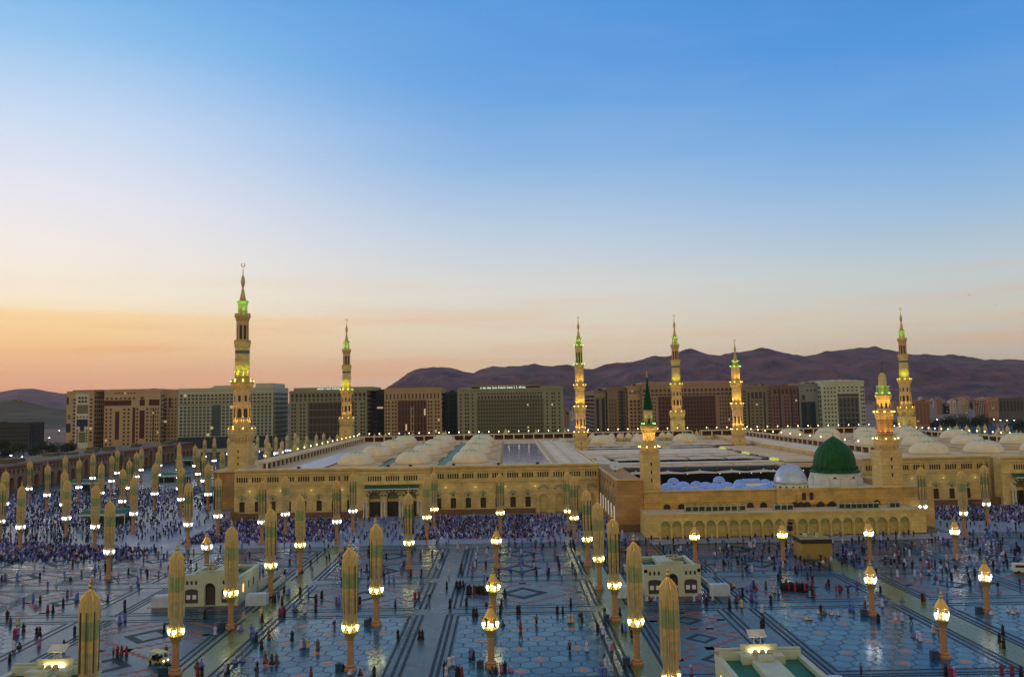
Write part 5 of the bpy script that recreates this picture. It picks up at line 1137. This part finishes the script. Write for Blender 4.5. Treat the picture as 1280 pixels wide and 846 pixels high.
# black clad groups standing in rows
for (ox, oy, sc, x0, x1, yy, n_) in ((320, 634, 3.99, 1000, 1035, 405, 6), (320, 634, 3.99, 1055, 1165, 430, 16), (880, 640, 7.05, 690, 925, 690, 22), (320, 634, 3.99, 930, 985, 400, 5)):
    for i in range(n_):
        x, y = gz(ox + (x0 + (x1 - x0) * i / n_) / sc, oy + (yy + R_.uniform(-14, 6)) / sc); person(x + R_.uniform(-.2, .2), y + R_.uniform(-.4, .4), 'b' if R_.random() < .88 else 'r', 'stand')
grp(880, 640, 7.05, '35,330,w 100,370,l 145,400,b 215,405,l 240,380,r 195,350,b 335,385,w 490,430,l 545,440,bs 580,450,ws 640,450,bs 655,460,l 785,475,p 815,425,b 770,425,b 735,500,ls 720,500,bs 800,530,n 590,580,w 655,600,b 695,585,d 440,665,b 460,680,rs 240,670,ns 260,650,ys 380,690,ls 415,690,l 620,710,y 655,720,l 545,670,n 320,740,l 340,735,b 425,780,v 460,780,l 590,800,b 280,790,ns 225,830,b 330,840,y 1100,650,b 1080,660,bs 1165,700,g 1195,700,r 950,660,r 955,730,b 970,730,n 1255,470,w 1230,370,l 1215,400,l 1140,390,b 1035,480,n 990,490,ws 90,500,b 180,470,l 210,470,l 245,470,l 310,490,ys 275,490,bs 300,540,l 160,570,b 185,590,l')
print('people placed', len(people))
def zone_people():
    # random fill up to the cap of about 300 individuals, nearest part of the plaza first
    cap = 300
    return cap
people.sort(key=lambda t: t[0].location.y)
for o, k, p in people[300:]:
    for c in [c for c in COL.objects if c.parent is o]: bpy.data.objects.remove(c)
    bpy.data.objects.remove(o)
EXTRA = len(people) - 300
people = people[:300]
def band(y):
    for lim, t in ((132.4, 'in front of the nearest column row'), (158.3, 'between first and second column rows'), (184.4, 'between second and third column rows'), (210.2, 'between third and fourth column rows')):
        if y < lim: return t
    return 'beyond the fourth column row'
cls = {}
for o, k, p in people: cls.setdefault((k, p, band(o.location.y)), []).append(o)
CN = {'lightblue': 'light blue', 'darkblue': 'dark blue'}
for (k, p, z), os_ in cls.items():
    who, c, g = KINDS[k]
    if p == 'sit' and g == 'shirt': g = 'robe'
    order_labels(os_, f'{who} in {CN.get(c, c)} {g} {dict(sit="sitting", walk="walking", stand="standing")[p]}', z, 'people on the plaza')

# the crowd: everyone beyond the individually built ones, as one mass
def crowd():
    import array
    V = []; Fc = []; Mi = []
    def fig(x, y, h, sit, m, rz):
        n = 6; sc = R_.uniform(.9, 1.1)
        if sit: pr = [(.40, 0), (.36, .2), (.22, .45), (.2, .62), (.08, .72), (.12, .8), (.11, .92), (.02, .97)]
        else: pr = [(.26, .03), (.22, .6), (.21, 1.1), (.24, 1.38), (.08, 1.48), (.11, 1.55), (.1, 1.66), (.02, 1.72)]
        k0 = len(V); legs = (not sit) and R_.random() < .5
        if legs: pr = [(.17, .75), (.18, .85), (.16, 1.05), (.23, 1.38), (.08, 1.48), (.11, 1.55), (.1, 1.66), (.02, 1.72)]
        for (r, z) in pr:
            for k in range(n): a = rz + k * PI / 3; V.append((x + r * sc * math.cos(a) * 1.15, y + r * sc * math.sin(a), z * sc))
        hm = R_.choice((8, 8, 1, 0, m, m))
        ca, sa = math.cos(rz), math.sin(rz)
        def bx(u0, v0, z0_, u1, v1, z1_, t, mm):
            q0 = len(V)
            for (uu, vv, zz) in ((u0, v0, z0_), (u1, v1, z1_)):
                for (du, dv) in ((-t, -t), (t, -t), (t, t), (-t, t)): V.append((x + ((uu + du) * ca - (vv + dv) * sa) * sc, y + ((uu + du) * sa + (vv + dv) * ca) * sc, zz * sc))
            for q in range(4): Fc.append((q0 + q, q0 + (q + 1) % 4, q0 + 4 + (q + 1) % 4, q0 + 4 + q)); Mi.append(mm)
        if legs:
            st_ = R_.uniform(0, .28); lm = R_.choice((0, 4, 6, m))
            bx(-.1, st_, .04, -.08, 0, .8, .07, lm); bx(.1, -st_, .04, .08, 0, .8, .07, lm)
        if not sit:
            sw_ = R_.uniform(-.2, .2); bx(-.27, sw_, .8, -.21, 0, 1.36, .05, m); bx(.27, -sw_, .8, .21, 0, 1.36, .05, m)
        for i in range(len(pr) - 1):
            for k in range(n):
                k2 = (k + 1) % n; Fc.append((k0 + i * n + k, k0 + i * n + k2, k0 + (i + 1) * n + k2, k0 + (i + 1) * n + k)); Mi.append(m if i < 4 else hm)
    cols = ['black', 'white', 'lightblue', 'purple', 'darkblue', 'pink', 'grey', 'red']
    mats = [CM[c] for c in cols] + [skin]
    def pick(w): return R_.choices(range(8), w)[0]
    WP = (7, 3.4, 4, 3.6, 8, .6, 1.4, .25); WS = (9, 4.5, 4, 1, 5, .5, 2, .5)
    def rows(x0, x1, y0, y1, dx, dy, p, sit=True, w=WP, test=None):
        y = y0
        while y < y1:
            x = x0
            while x < x1:
                if R_.random() < p and (test is None or test(x, y)): fig(x + R_.uniform(-.3, .3), y + R_.uniform(-.35, .35), 0, sit if R_.random() < .93 else not sit, pick(w), R_.random() * 6)
                x += dx
            y += dy
    ent = lambda x, y: not (-54 < x < -29 and y > 240)
    rows(-103, -55, 255, 303, 1.0, 1.5, .86); rows(-29, 30, 255, 303, 1.0, 1.5, .86, test=lambda x, y: x < 8 or R_.random() < .4)
    rows(-200, -106, 228, 262, 1.1, 1.6, .84, test=lambda x, y: y < 262 - max(0, (x + 150)) * .35 and y > 231 + R_.uniform(-3, 3))
    rows(141, 215, 262, 303, 1.1, 1.6, .8, test=lambda x, y: y > 262 + max(0, 170 - x) * .5)
    rows(-255, -130, 300, 430, 1.9, 2.3, .75, test=lambda x, y: x < -150 + R_.uniform(-8, 8) or R_.random() < .35)
    rows(-255, -110, 262, 300, 2.0, 2.3, .5, False, WS)
    rows(-200, -40, 205, 252, 3.0, 3.0, .26, False, WS); rows(-40, 140, 196, 250, 3.1, 3.0, .34, False, WS, test=lambda x, y: y < 236 or x < 41)
    rows(-255, -60, 165, 206, 4, 4, .14, False, WS, test=lambda x, y: x < -82 or y > 195)
    rows(-53, -31, 250, 304, 2.4, 2.4, .42, False, (1, 3, 6, 2, 4, 1, 1, .3)); rows(0, 40, 236, 300, 2.0, 2.4, .42, False, (2, 3, 6, 2, 4, 1, 1, .5))
    rows(48, 240, 200, 238, 3.4, 3.4, .34, False, WS); rows(140, 260, 238, 262, 2.6, 2.6, .5, False, WS)
    rows(-45, 50, 172, 198, 4, 4, .13, False, WS); rows(55, 130, 176, 206, 3.6, 3.6, .28, False, WS); rows(90, 160, 150, 180, 6, 6, .12, False, WS)
    rows(55, 110, 196, 232, 3.6, 3, .3, True, WS); rows(43, 130, 240, 247, 2.6, 2.5, .3, False, WS)
    rows(-145, -105, 300, 420, 3, 3, .25, False, WS)
    me = bpy.data.meshes.new('crowd'); me.from_pydata(V, [], Fc)
    for m in mats: me.materials.append(m)
    me.polygons.foreach_set('material_index', Mi); me.polygons.foreach_set('use_smooth', [True] * len(Fc))
    link('crowd', me, None, (0, 0, 0), 'dense crowd of worshippers sitting and walking before the mosque', 'crowd', 'stuff')
    print('crowd figures', len(V) // 48)
crowd()
# bags and shoes piled round column bases
bagd = M('bag_black', (.01, .01, .012), .6, var=.3); bagb = M('bin_blue', (.02, .05, .10), .5, var=.2)
bags = []
for (x, y) in ((-54, 132.4), (-25.8, 132.4), (-3.2, 132.4), (20.3, 132.4), (70, 132.4), (-53.8, 158.3), (-25.8, 158.3), (-3.2, 158.3), (20.3, 158.3), (70.2, 158.3), (92.6, 158.3)):
    b = MB()
    b.T = Matrix.Identity(4); b.box(-.55, .55, -.4, .4, 0.02, 1.1); b.box(-.6, .6, -.45, .45, 1.1, 1.2); b.lathe([(.12, 1.2), (.1, 1.32)], 6)
    r = thing('litter_bin', 'x', 'bin', (x - 1.75, y - .2, 0)); b.build('body', bagb, r); bags.append(r)
order_labels(bags[:5], 'dark blue litter bin beside a column base', RN[1], 'litter bins'); order_labels(bags[5:], 'dark blue litter bin beside a column base', RN[2], 'litter bins')
# golf cart
x, y = gz(198, 829); r = thing('golf_cart', 'small yellow electric cart with flat roof, lower left plaza', 'cart', (x, y, 0), rad(60))
ym = M('cart_yellow', (.5, .42, .10), .4); tyre = M('tyre_rubber', (.012, .012, .012), .8, var=0)
b = MB(); b.box(-.65, .65, -1.9, 1.9, .35, .6); b.box(-.62, .62, -1.85, -1.0, .6, 1.05); b.box(-.62, .62, 1.1, 1.85, .6, .95); b.build('body', ym, r)
b = MB(); b.add([(-.75, -1.6, 1.95), (.75, -1.6, 1.95), (.75, 1.7, 1.98), (-.75, 1.7, 1.98), (-.68, -1.5, 2.08), (.68, -1.5, 2.08), (.68, 1.6, 2.1), (-.68, 1.6, 2.1)], [(0, 3, 2, 1), (4, 5, 6, 7), (0, 1, 5, 4), (1, 2, 6, 5), (2, 3, 7, 6), (3, 0, 4, 7)]); b.build('roof', ym, r)
for k in (-.5, .6):
    b = MB(); b.box(-.6, .6, k - .25, k + .25, .6, .9); b.box(-.6, .6, k + .22, k + .34, .9, 1.35); b.build('seat', dark, r)
for sx_ in (-1, 1):
    for yy in (-1.25, 1.25):
        b = MB(); b.T = Matrix.Translation((sx_ * .62, yy, .3)) @ Matrix.Rotation(PI / 2, 4, 'Y'); b.lathe([(.3, -.1), (.3, .1)], 14); b.build('wheel', tyre, r)
        b = MB(); b.lathe([(.03, .6), (.03, 1.97)], 6, c=(sx_ * .6, yy * 1.15)); b.build('roof_post', dark, r)
    b = MB(); b.box(sx_ * .42 - .1, sx_ * .42 + .1, -1.93, -1.86, .72, .88); b.build('headlight', M('cart_headlight', (1, 1, 1), .5, emit=(1, .95, .8), es=8, var=0), r)
# white bus-like vehicle at the right edge
x, y = gz(1274, 716); r = thing('service_van', 'white service van cut by the right edge of the picture', 'van', (x + 1.5, y, 0), rad(75))
b = MB(); b.box(-1.0, 1.0, -2.6, 2.6, .4, 1.3); b.box(-.95, .95, -1.7, 2.55, 1.3, 2.2); b.build('body', white, r)
b = MB(); b.box(-1.01, 1.01, -1.4, 2.3, 1.4, 1.95); b.box(-.85, .85, -1.75, -1.68, 1.4, 2.05); b.build('window', glass, r)
for sx_ in (-1, 1):
    for yy in (-1.7, 1.7):
        b = MB(); b.T = Matrix.Translation((sx_ * .95, yy, .36)) @ Matrix.Rotation(PI / 2, 4, 'Y'); b.lathe([(.36, -.12), (.36, .12)], 14); b.build('wheel', tyre, r)

# ------------------------------------------------------------------ mountains and hills
from mathutils import noise
def ridge(name, prof, Y, dep, mat_, base=0, rough=1.0, nx=260, ny=26, seed=0):
    xs = [at(p[0], p[1], Y) for p in prof]
    def hgt(x):
        if x <= xs[0][0]: return max(0, xs[0][1] - (xs[0][0] - x) * .35)
        if x >= xs[-1][0]: return xs[-1][1]
        for (xa, za), (xb, zb) in zip(xs, xs[1:]):
            if xa <= x <= xb: t = (x - xa) / (xb - xa); return za + (zb - za) * t
    x0, x1 = xs[0][0] - (900 if prof[0][0] > 0 else 200) * (Y / 6000), xs[-1][0] + 1500 * (Y / 6000)
    V = []; Fc = []
    for j in range(ny + 1):
        v = j / ny
        for i in range(nx + 1):
            x = x0 + (x1 - x0) * i / nx; h = hgt(x); y = Y - dep * (1 - v)
            e = v ** 1.35
            n1 = noise.fractal(Vector((x / 900 * 6000 / Y + seed, y / 700 * 6000 / Y, 0)), .9, 2.1, 6)
            n2 = abs(noise.fractal(Vector((x / 300 * 6000 / Y, y / 400 * 6000 / Y + 5, seed)), .8, 2.2, 5))
            z = h * e * (1 + .5 * rough * n1 * (1 - v) * 1.6) - h * .42 * rough * n2 * (1 - v ** 2.5) * e ** .5
            if v > .97: z = h + (n2 - .25) * h * .07 * rough + noise.noise(Vector((x / 55 * 6000 / Y, seed, 0))) * h * .012
            V.append((x, y, max(z, -2) if v > 0 else -3))
    for i in range(nx + 1):      # back slope
        x = x0 + (x1 - x0) * i / nx; V.append((x, Y + dep * .5, -3))
    for j in range(ny + 1):
        for i in range(nx): a = j * (nx + 1) + i; Fc.append((a, a + 1, a + nx + 2, a + nx + 1))
    me = bpy.data.meshes.new(name); me.from_pydata(V, [], Fc); me.materials.append(mat_); me.polygons.foreach_set('use_smooth', [False] * len(Fc))
    link(name, me, kind='structure')
MP = [(493, 484), (500, 474), (510, 467), (520, 461), (532, 460), (545, 458.5), (562, 459), (578, 464), (592, 466), (606, 460), (615, 457.5), (632, 458), (650, 457), (668, 455), (690, 458), (712, 459), (740, 462), (755, 457), (772, 454), (790, 452), (800, 449), (815, 445), (830, 446), (842, 443), (852, 439), (862, 437), (872, 439), (882, 442), (897, 445), (912, 441), (930, 439), (948, 437.5), (965, 440), (980, 441), (1000, 446), (1015, 443), (1030, 440), (1048, 437), (1062, 435.5), (1085, 434), (1100, 437), (1115, 440), (1135, 443), (1160, 444), (1182, 444), (1205, 446), (1225, 450), (1250, 450), (1280, 451), (1320, 455)]
rock = M('purple_rock', (.035, .015, .04), .95, scale=.006, var=.5, col2=(.17, .065, .06), bump=1.0)
ridge('mountain', MP, 6000, 2600, rock, nx=420, ny=46)
ridge('mountain', [(-60, 497), (0, 498), (20, 494), (38, 493.5), (50, 497), (66, 501), (83, 505), (110, 510), (160, 508)], 7800, 2000, rock, seed=3, nx=120)
ridge('mountain', [(-60, 488), (0, 490), (18, 486), (40, 485), (60, 489), (83, 492), (120, 496), (200, 500), (300, 505)], 10500, 1800, rock, seed=9, nx=120)
hillm = M('hill_scrub', (.085, .07, .03), .95, scale=.01, var=.4)
ridge('hill', [(-80, 512), (-20, 506), (0, 502), (8, 499.5), (20, 499), (33, 502), (45, 505), (62, 509), (83, 511), (130, 520), (200, 535)], 2300, 900, hillm, seed=5, nx=160)
x, z = at(20.7, 500, 2280); r = thing('radio_mast', 'thin radio mast on top of the dark hill at the far left', 'mast', (x, 2290, z - 4))
b = MB(); b.lathe([(1.0, 0), (.4, 24)], 4)
for k in range(5): b.box(-1.5, 1.5, -.3, .3, 6 + k * 4, 6.4 + k * 4)
b.build('lattice', M('mast_red', (.25, .06, .04), .7), r)
b = MB(); b.box(-6, 6, -4, 4, -3, 5); b.box(-6.4, 6.4, -4.4, 4.4, 5, 5.6); b.build('hut', brn, r)

# ------------------------------------------------------------------ far city
hm = [hmat('town_cream', (.36, .29, .20)), hmat('town_sand', (.30, .20, .13)), hmat('town_white', (.45, .42, .36)), hmat('town_rose', (.26, .16, .12))]
def town(px, yt, yb, wpx, Y, label=None):
    x, zt = at(px, yt, Y); _, z0 = at(px, yb, Y); wd = wpx * Y / 1000; m = R_.choice(hm); d = R_.uniform(10, 22)
    r = thing('town_house', 'x', 'building', (x, Y, 0)); zt = max(zt, 7)
    b = MB(); b.box(-wd / 2, wd / 2, 0, d, 0, zt, 0); b.box(-wd / 2 - .2, wd / 2 + .2, -.2, d, zt, zt + 1.0, 0); b.box(-wd * .2, wd * .1, 2, 7, zt + 1, zt + 4, 0); b.build('wall', [m], r)
    b = MB(); nf = max(2, int(zt / 3.3)); nc = max(2, int(wd / 4.5))
    for j in range(nf):
        for i in range(nc): xx = -wd / 2 + (i + .5) * wd / nc; zz = 1 + j * zt / nf; b.box(xx - .8, xx + .8, -.15, .02, zz, zz + 1.6, 1 if R_.random() < .06 else 0)
    b.build('window_grid', [glass, litw], r, kind='stuff'); return r
tw = []
for k in range(46):
    Y = R_.choice((1700, 2100, 2600, 3200)); px = R_.uniform(1168, 1232) if k < 22 else R_.uniform(1085, 1280); hor = 502 - (px - 640) * .0185
    h = R_.uniform(12, 30); yt = hor + (H_ - h) / Y * 1000; tw.append(town(px, yt, yt + 10, R_.uniform(4, 9) * 1700 / Y, Y))
order_labels(tw, 'small flat roofed town building', 'in the far town below the mountain', 'far town buildings')
tw = []
for k in range(16):
    Y = R_.choice((1300, 1700, 2200)); px = R_.uniform(700, 745); hor = 502 - (px - 640) * .0185; h = R_.uniform(12, 28); yt = hor + (H_ - h) / Y * 1000; tw.append(town(px, yt, yt + 10, R_.uniform(4, 8) * 1300 / Y, Y))
order_labels(tw, 'small flat roofed town building', 'in the gap between hotel clusters', 'far town buildings')
hotel('orange-brown balconied apartment tower right of the farthest minaret', 1144, 1163.5, 502, 1050, 20, hmat('tower_orange', (.36, .16, .08)), [((1145, 1162.5, 4), 504, 530, 10, .6, .45, 2, False)], name='apartment_tower', cat='building')
hotel('tan slab building beside the crane at the far right', 1235, 1249, 498, 1150, 30, hmat('slab_tan', (.38, .24, .15)), [((1236, 1248, 3), 501, 514, 5, .3, .4, 1, False)], name='office_block', cat='building')
hotel('dark grey fluted office block at the right edge', 1249.5, 1290, 498, 1160, 40, hmat('slab_dark', (.10, .11, .10)), [((1250, 1289, 9), 500, 514, 1, .5, .95, 0, False)], name='office_block', cat='building')
hotel('dark low office block left of the first hotel, before the hill', -40, 37, 529.5, 930, 30, hmat('office_dark', (.05, .05, .045)), [((-38, 36, 26), 533, 553, 4, .5, .45, 0, False)], name='office_block', cat='building')
# tower crane
x, z = at(1233, 505, 1000); r = thing('tower_crane', 'orange tower crane before the tan slab building', 'crane', (x, 1000, 0)); cr = M('crane_orange', (.40, .13, .05), .7, var=0)
b = MB(); zt = z + 1
for s in ((-1, -1), (1, -1), (1, 1), (-1, 1)): b.box(s[0] - .3, s[0] + .3, s[1] - .3, s[1] + .3, 0, zt)
k_ = 0
while k_ * 2.2 < zt: b.box(-1.2, 1.2, -1.2, -1.0, k_ * 2.2, k_ * 2.2 + .3); k_ += 1
b.build('tower', cr, r)
b = MB(); b.box(-14, 17, -.6, .6, zt, zt + .5); b.box(-14, 14, -.1, .1, zt + 1.6, zt + 1.9)
for k_ in range(14): b.box(-13 + k_ * 2.1, -12.7 + k_ * 2.1, -.1, .1, zt, zt + 1.8)
b.build('jib', cr, r)
b = MB(); b.box(-14, -10, -1, 1, zt - 1.5, zt); b.build('counterweight', dark, r)
b = MB(); b.box(-1.4, 1.4, -1.4, 1.4, zt - 2.4, zt); b.build('cab', cr, r)
# hoarding
hb = [M('hoarding_blue', (.02, .12, .38), .5), M('hoarding_green', (.02, .20, .12), .5), M('hoarding_teal', (.02, .16, .24), .5)]
ho = []
for (a, c, m) in ((1127, 1143, 0), (1145, 1158, 0), (1163, 1171, 0), (1177, 1200, 1), (1203, 1209, 0), (1214, 1222, 0), (1224, 1232, 2), (1236, 1245, 0), (1256, 1266, 0)):
    xa, z1 = at(a, 536, 690); xb, _ = at(c, 536, 690); b = MB(); b.box(0, xb - xa, 0, .3, .2, 14); b.box(0, .4, -.2, .4, 0, 14.4); b.box(xb - xa - .4, xb - xa, -.2, .4, 0, 14.4)
    ho.append(b.build('hoarding', hb[m], None, (xa, 690, 0), cat='hoarding'))
order_labels(ho, 'bright coloured building site hoarding', 'beyond the mosque roof at the far right', 'hoarding panels')
# lamps in the far streets
fl = M('far_street_bulb', (1, 1, 1), .5, emit=(.9, 1, .95), es=14, var=0)
fo = []; fd = None
for (px, py) in ((1170, 524), (1178, 524), (1241, 524), (1249, 525), (1257, 525), (1266, 525), (1228, 514), (1267, 514), (1276, 512), (1271, 530), (1121, 539), (73, 538), (60, 547), (11, 569), (25, 571)):
    Y = 1000; x, z = at(px, py, Y)
    g = MB(); 
    if fd is None:
        g.lathe([(.15, 0), (.12, 9.2)], 6, m=0); g.box(-.1, 1.6, -.1, .1, 9.1, 9.3, 0); g.lathe([(.3, 8.6), (.75, 8.9), (.3, 9.2)], 8, m=1, c=(1.6, 0)); o = g.build('street_lamp', [dark, fl], None, cat='lamp'); fd = o
    else: o = fd.copy(); COL.objects.link(o)
    t = (9 - H_) / (z - H_) if z < H_ - 3 else 1
    o.location = (x * t, Y * t, 0) if t > 0 else (x, Y, 0); fo.append(o)
order_labels(fo, 'lit street lamp', 'on the streets beyond the plaza', 'far street lamps')

# ------------------------------------------------------------------ trees
leaf = M('dark_leaf', (.018, .035, .012), .8, var=.5, scale=.6); leaf2 = M('leaf_light', (.035, .055, .018), .8, var=.4, scale=.6); bark = M('bark', (.06, .04, .03), .9)
def tree_mesh(rad_, h, n=900):
    c = MB(); cl = [(R_.uniform(-.6, .6) * rad_, R_.uniform(-.6, .6) * rad_, h * R_.uniform(.45, .85), rad_ * R_.uniform(.3, .55)) for _ in range(12)]
    for _ in range(n):
        (cx, cy, cz, cr_) = R_.choice(cl); v = Vector((R_.gauss(0, 1), R_.gauss(0, 1), R_.gauss(0, 1))).normalized() * cr_ * R_.uniform(.6, 1.08)
        p = Vector((cx, cy, cz)) + v; s = R_.uniform(.25, .55); u = Vector((R_.gauss(0, 1), R_.gauss(0, 1), R_.gauss(0, 1))).normalized(); w2 = u.orthogonal().normalized()
        c.add([tuple(p + u * s), tuple(p + w2 * s * .6), tuple(p - u * s), tuple(p - w2 * s * .6)], [(0, 1, 2, 3)], R_.randint(0, 1))
    t = MB(); t.lathe([(.35, 0), (.25, h * .4), (.12, h * .7)], 7)
    for (cx, cy, cz, cr_) in cl[:6]:
        t.add([(-.1, 0, h * .35), (.1, 0, h * .35), (0, .1, h * .35), (cx, cy, cz)], [(0, 1, 3), (1, 2, 3), (2, 0, 3)])
    return c, t
protos = []
for q in range(3):
    c, t = tree_mesh(R_.uniform(4.5, 6), R_.uniform(9, 12)); r = thing('tree', 'x', 'tree'); a = c.build('crown', [leaf, leaf2], r); d = t.build('trunk', bark, r); reg(r, a, d); protos.append(r)
ut = set()
def trees(pts, desc, zone, sc=1):
    os_ = []
    for i, (x, y) in enumerate(pts):
        p = protos[i % 3]
        if p.name in ut: o = copy_tree(p)
        else: ut.add(p.name); o = p
        o.location = (x, y, 0); s = sc * R_.uniform(.85, 1.2); o.scale = (s * 1.15, s, s); o.rotation_euler = (0, 0, R_.uniform(0, 6)); os_.append(o)
    order_labels(os_, desc, zone, 'trees')
trees([(at(px, 550, Y)[0], Y) for px, Y in ((2, 740), (12, 700), (24, 760), (30, 720), (40, 690), (50, 740), (58, 700), (68, 730), (76, 700), (86, 730), (92, 745), (14, 650))], 'dark dense tree', 'behind the arcade building at the left', 1.25)
trees([(at(px, 530, Y)[0], Y) for px, Y in ((1123, 860), (1132, 840), (1172, 880), (1181, 860), (1189, 870), (1202, 850), (1210, 880), (1218, 860), (1226, 850), (1234, 870), (1262, 800), (1270, 780), (1277, 760))], 'dark tree', 'in the park beyond the rear plaza at the right', 1.5)
# birds
for i, (px, py, Y) in enumerate(((1212, 369, 300), (1244, 382, 320))):
    x, z = at(px, py, Y); b = MB()
    b.add([(0, -.3, 0), (0, .35, 0), (0, .05, .1), (.6, .05, .22), (-.6, .05, .22), (.55, .2, .2), (-.55, .2, .2), (0, .1, -.08)], [(0, 3, 5, 2), (0, 2, 6, 4), (0, 2, 1), (0, 7, 1), (0, 5, 7), (0, 7, 6)])
    b.build('bird', dark, None, (x, Y, z), label=('small dark bird high in the sky, the higher of two', 'small dark bird in the sky, the lower of two')[i], cat='bird', group='birds in the sky')

# ------------------------------------------------------------------ haze
HAZE = 3.0e-5
if HAZE:
    hzm = bpy.data.materials.new('haze_air'); hzm.use_nodes = True; nt = hzm.node_tree
    nt.nodes.remove(nt.nodes['Principled BSDF']); pv = nt.nodes.new('ShaderNodeVolumePrincipled')
    pv.inputs['Color'].default_value = (.80, .74, .86, 1); pv.inputs['Density'].default_value = HAZE; pv.inputs['Anisotropy'].default_value = .2
    nt.links.new(pv.outputs[0], nt.nodes['Material Output'].inputs['Volume'])
    b = MB(); b.box(-8900, 9900, -300, 11900, -4.5, 640); b.build('haze', hzm, kind='stuff')

# ------------------------------------------------------------------ render settings
SC.view_settings.view_transform = 'Standard'; SC.view_settings.look = 'None'; SC.view_settings.exposure = 0; SC.view_settings.gamma = 1
cy = SC.cycles
cy.use_denoising = True; cy.max_bounces = 5; cy.diffuse_bounces = 2; cy.glossy_bounces = 3; cy.volume_bounces = 0; cy.sample_clamp_indirect = 4; cy.caustics_reflective = False; cy.caustics_refractive = False
try: cy.use_light_tree = True
except Exception: pass
print('objects', len(bpy.data.objects))
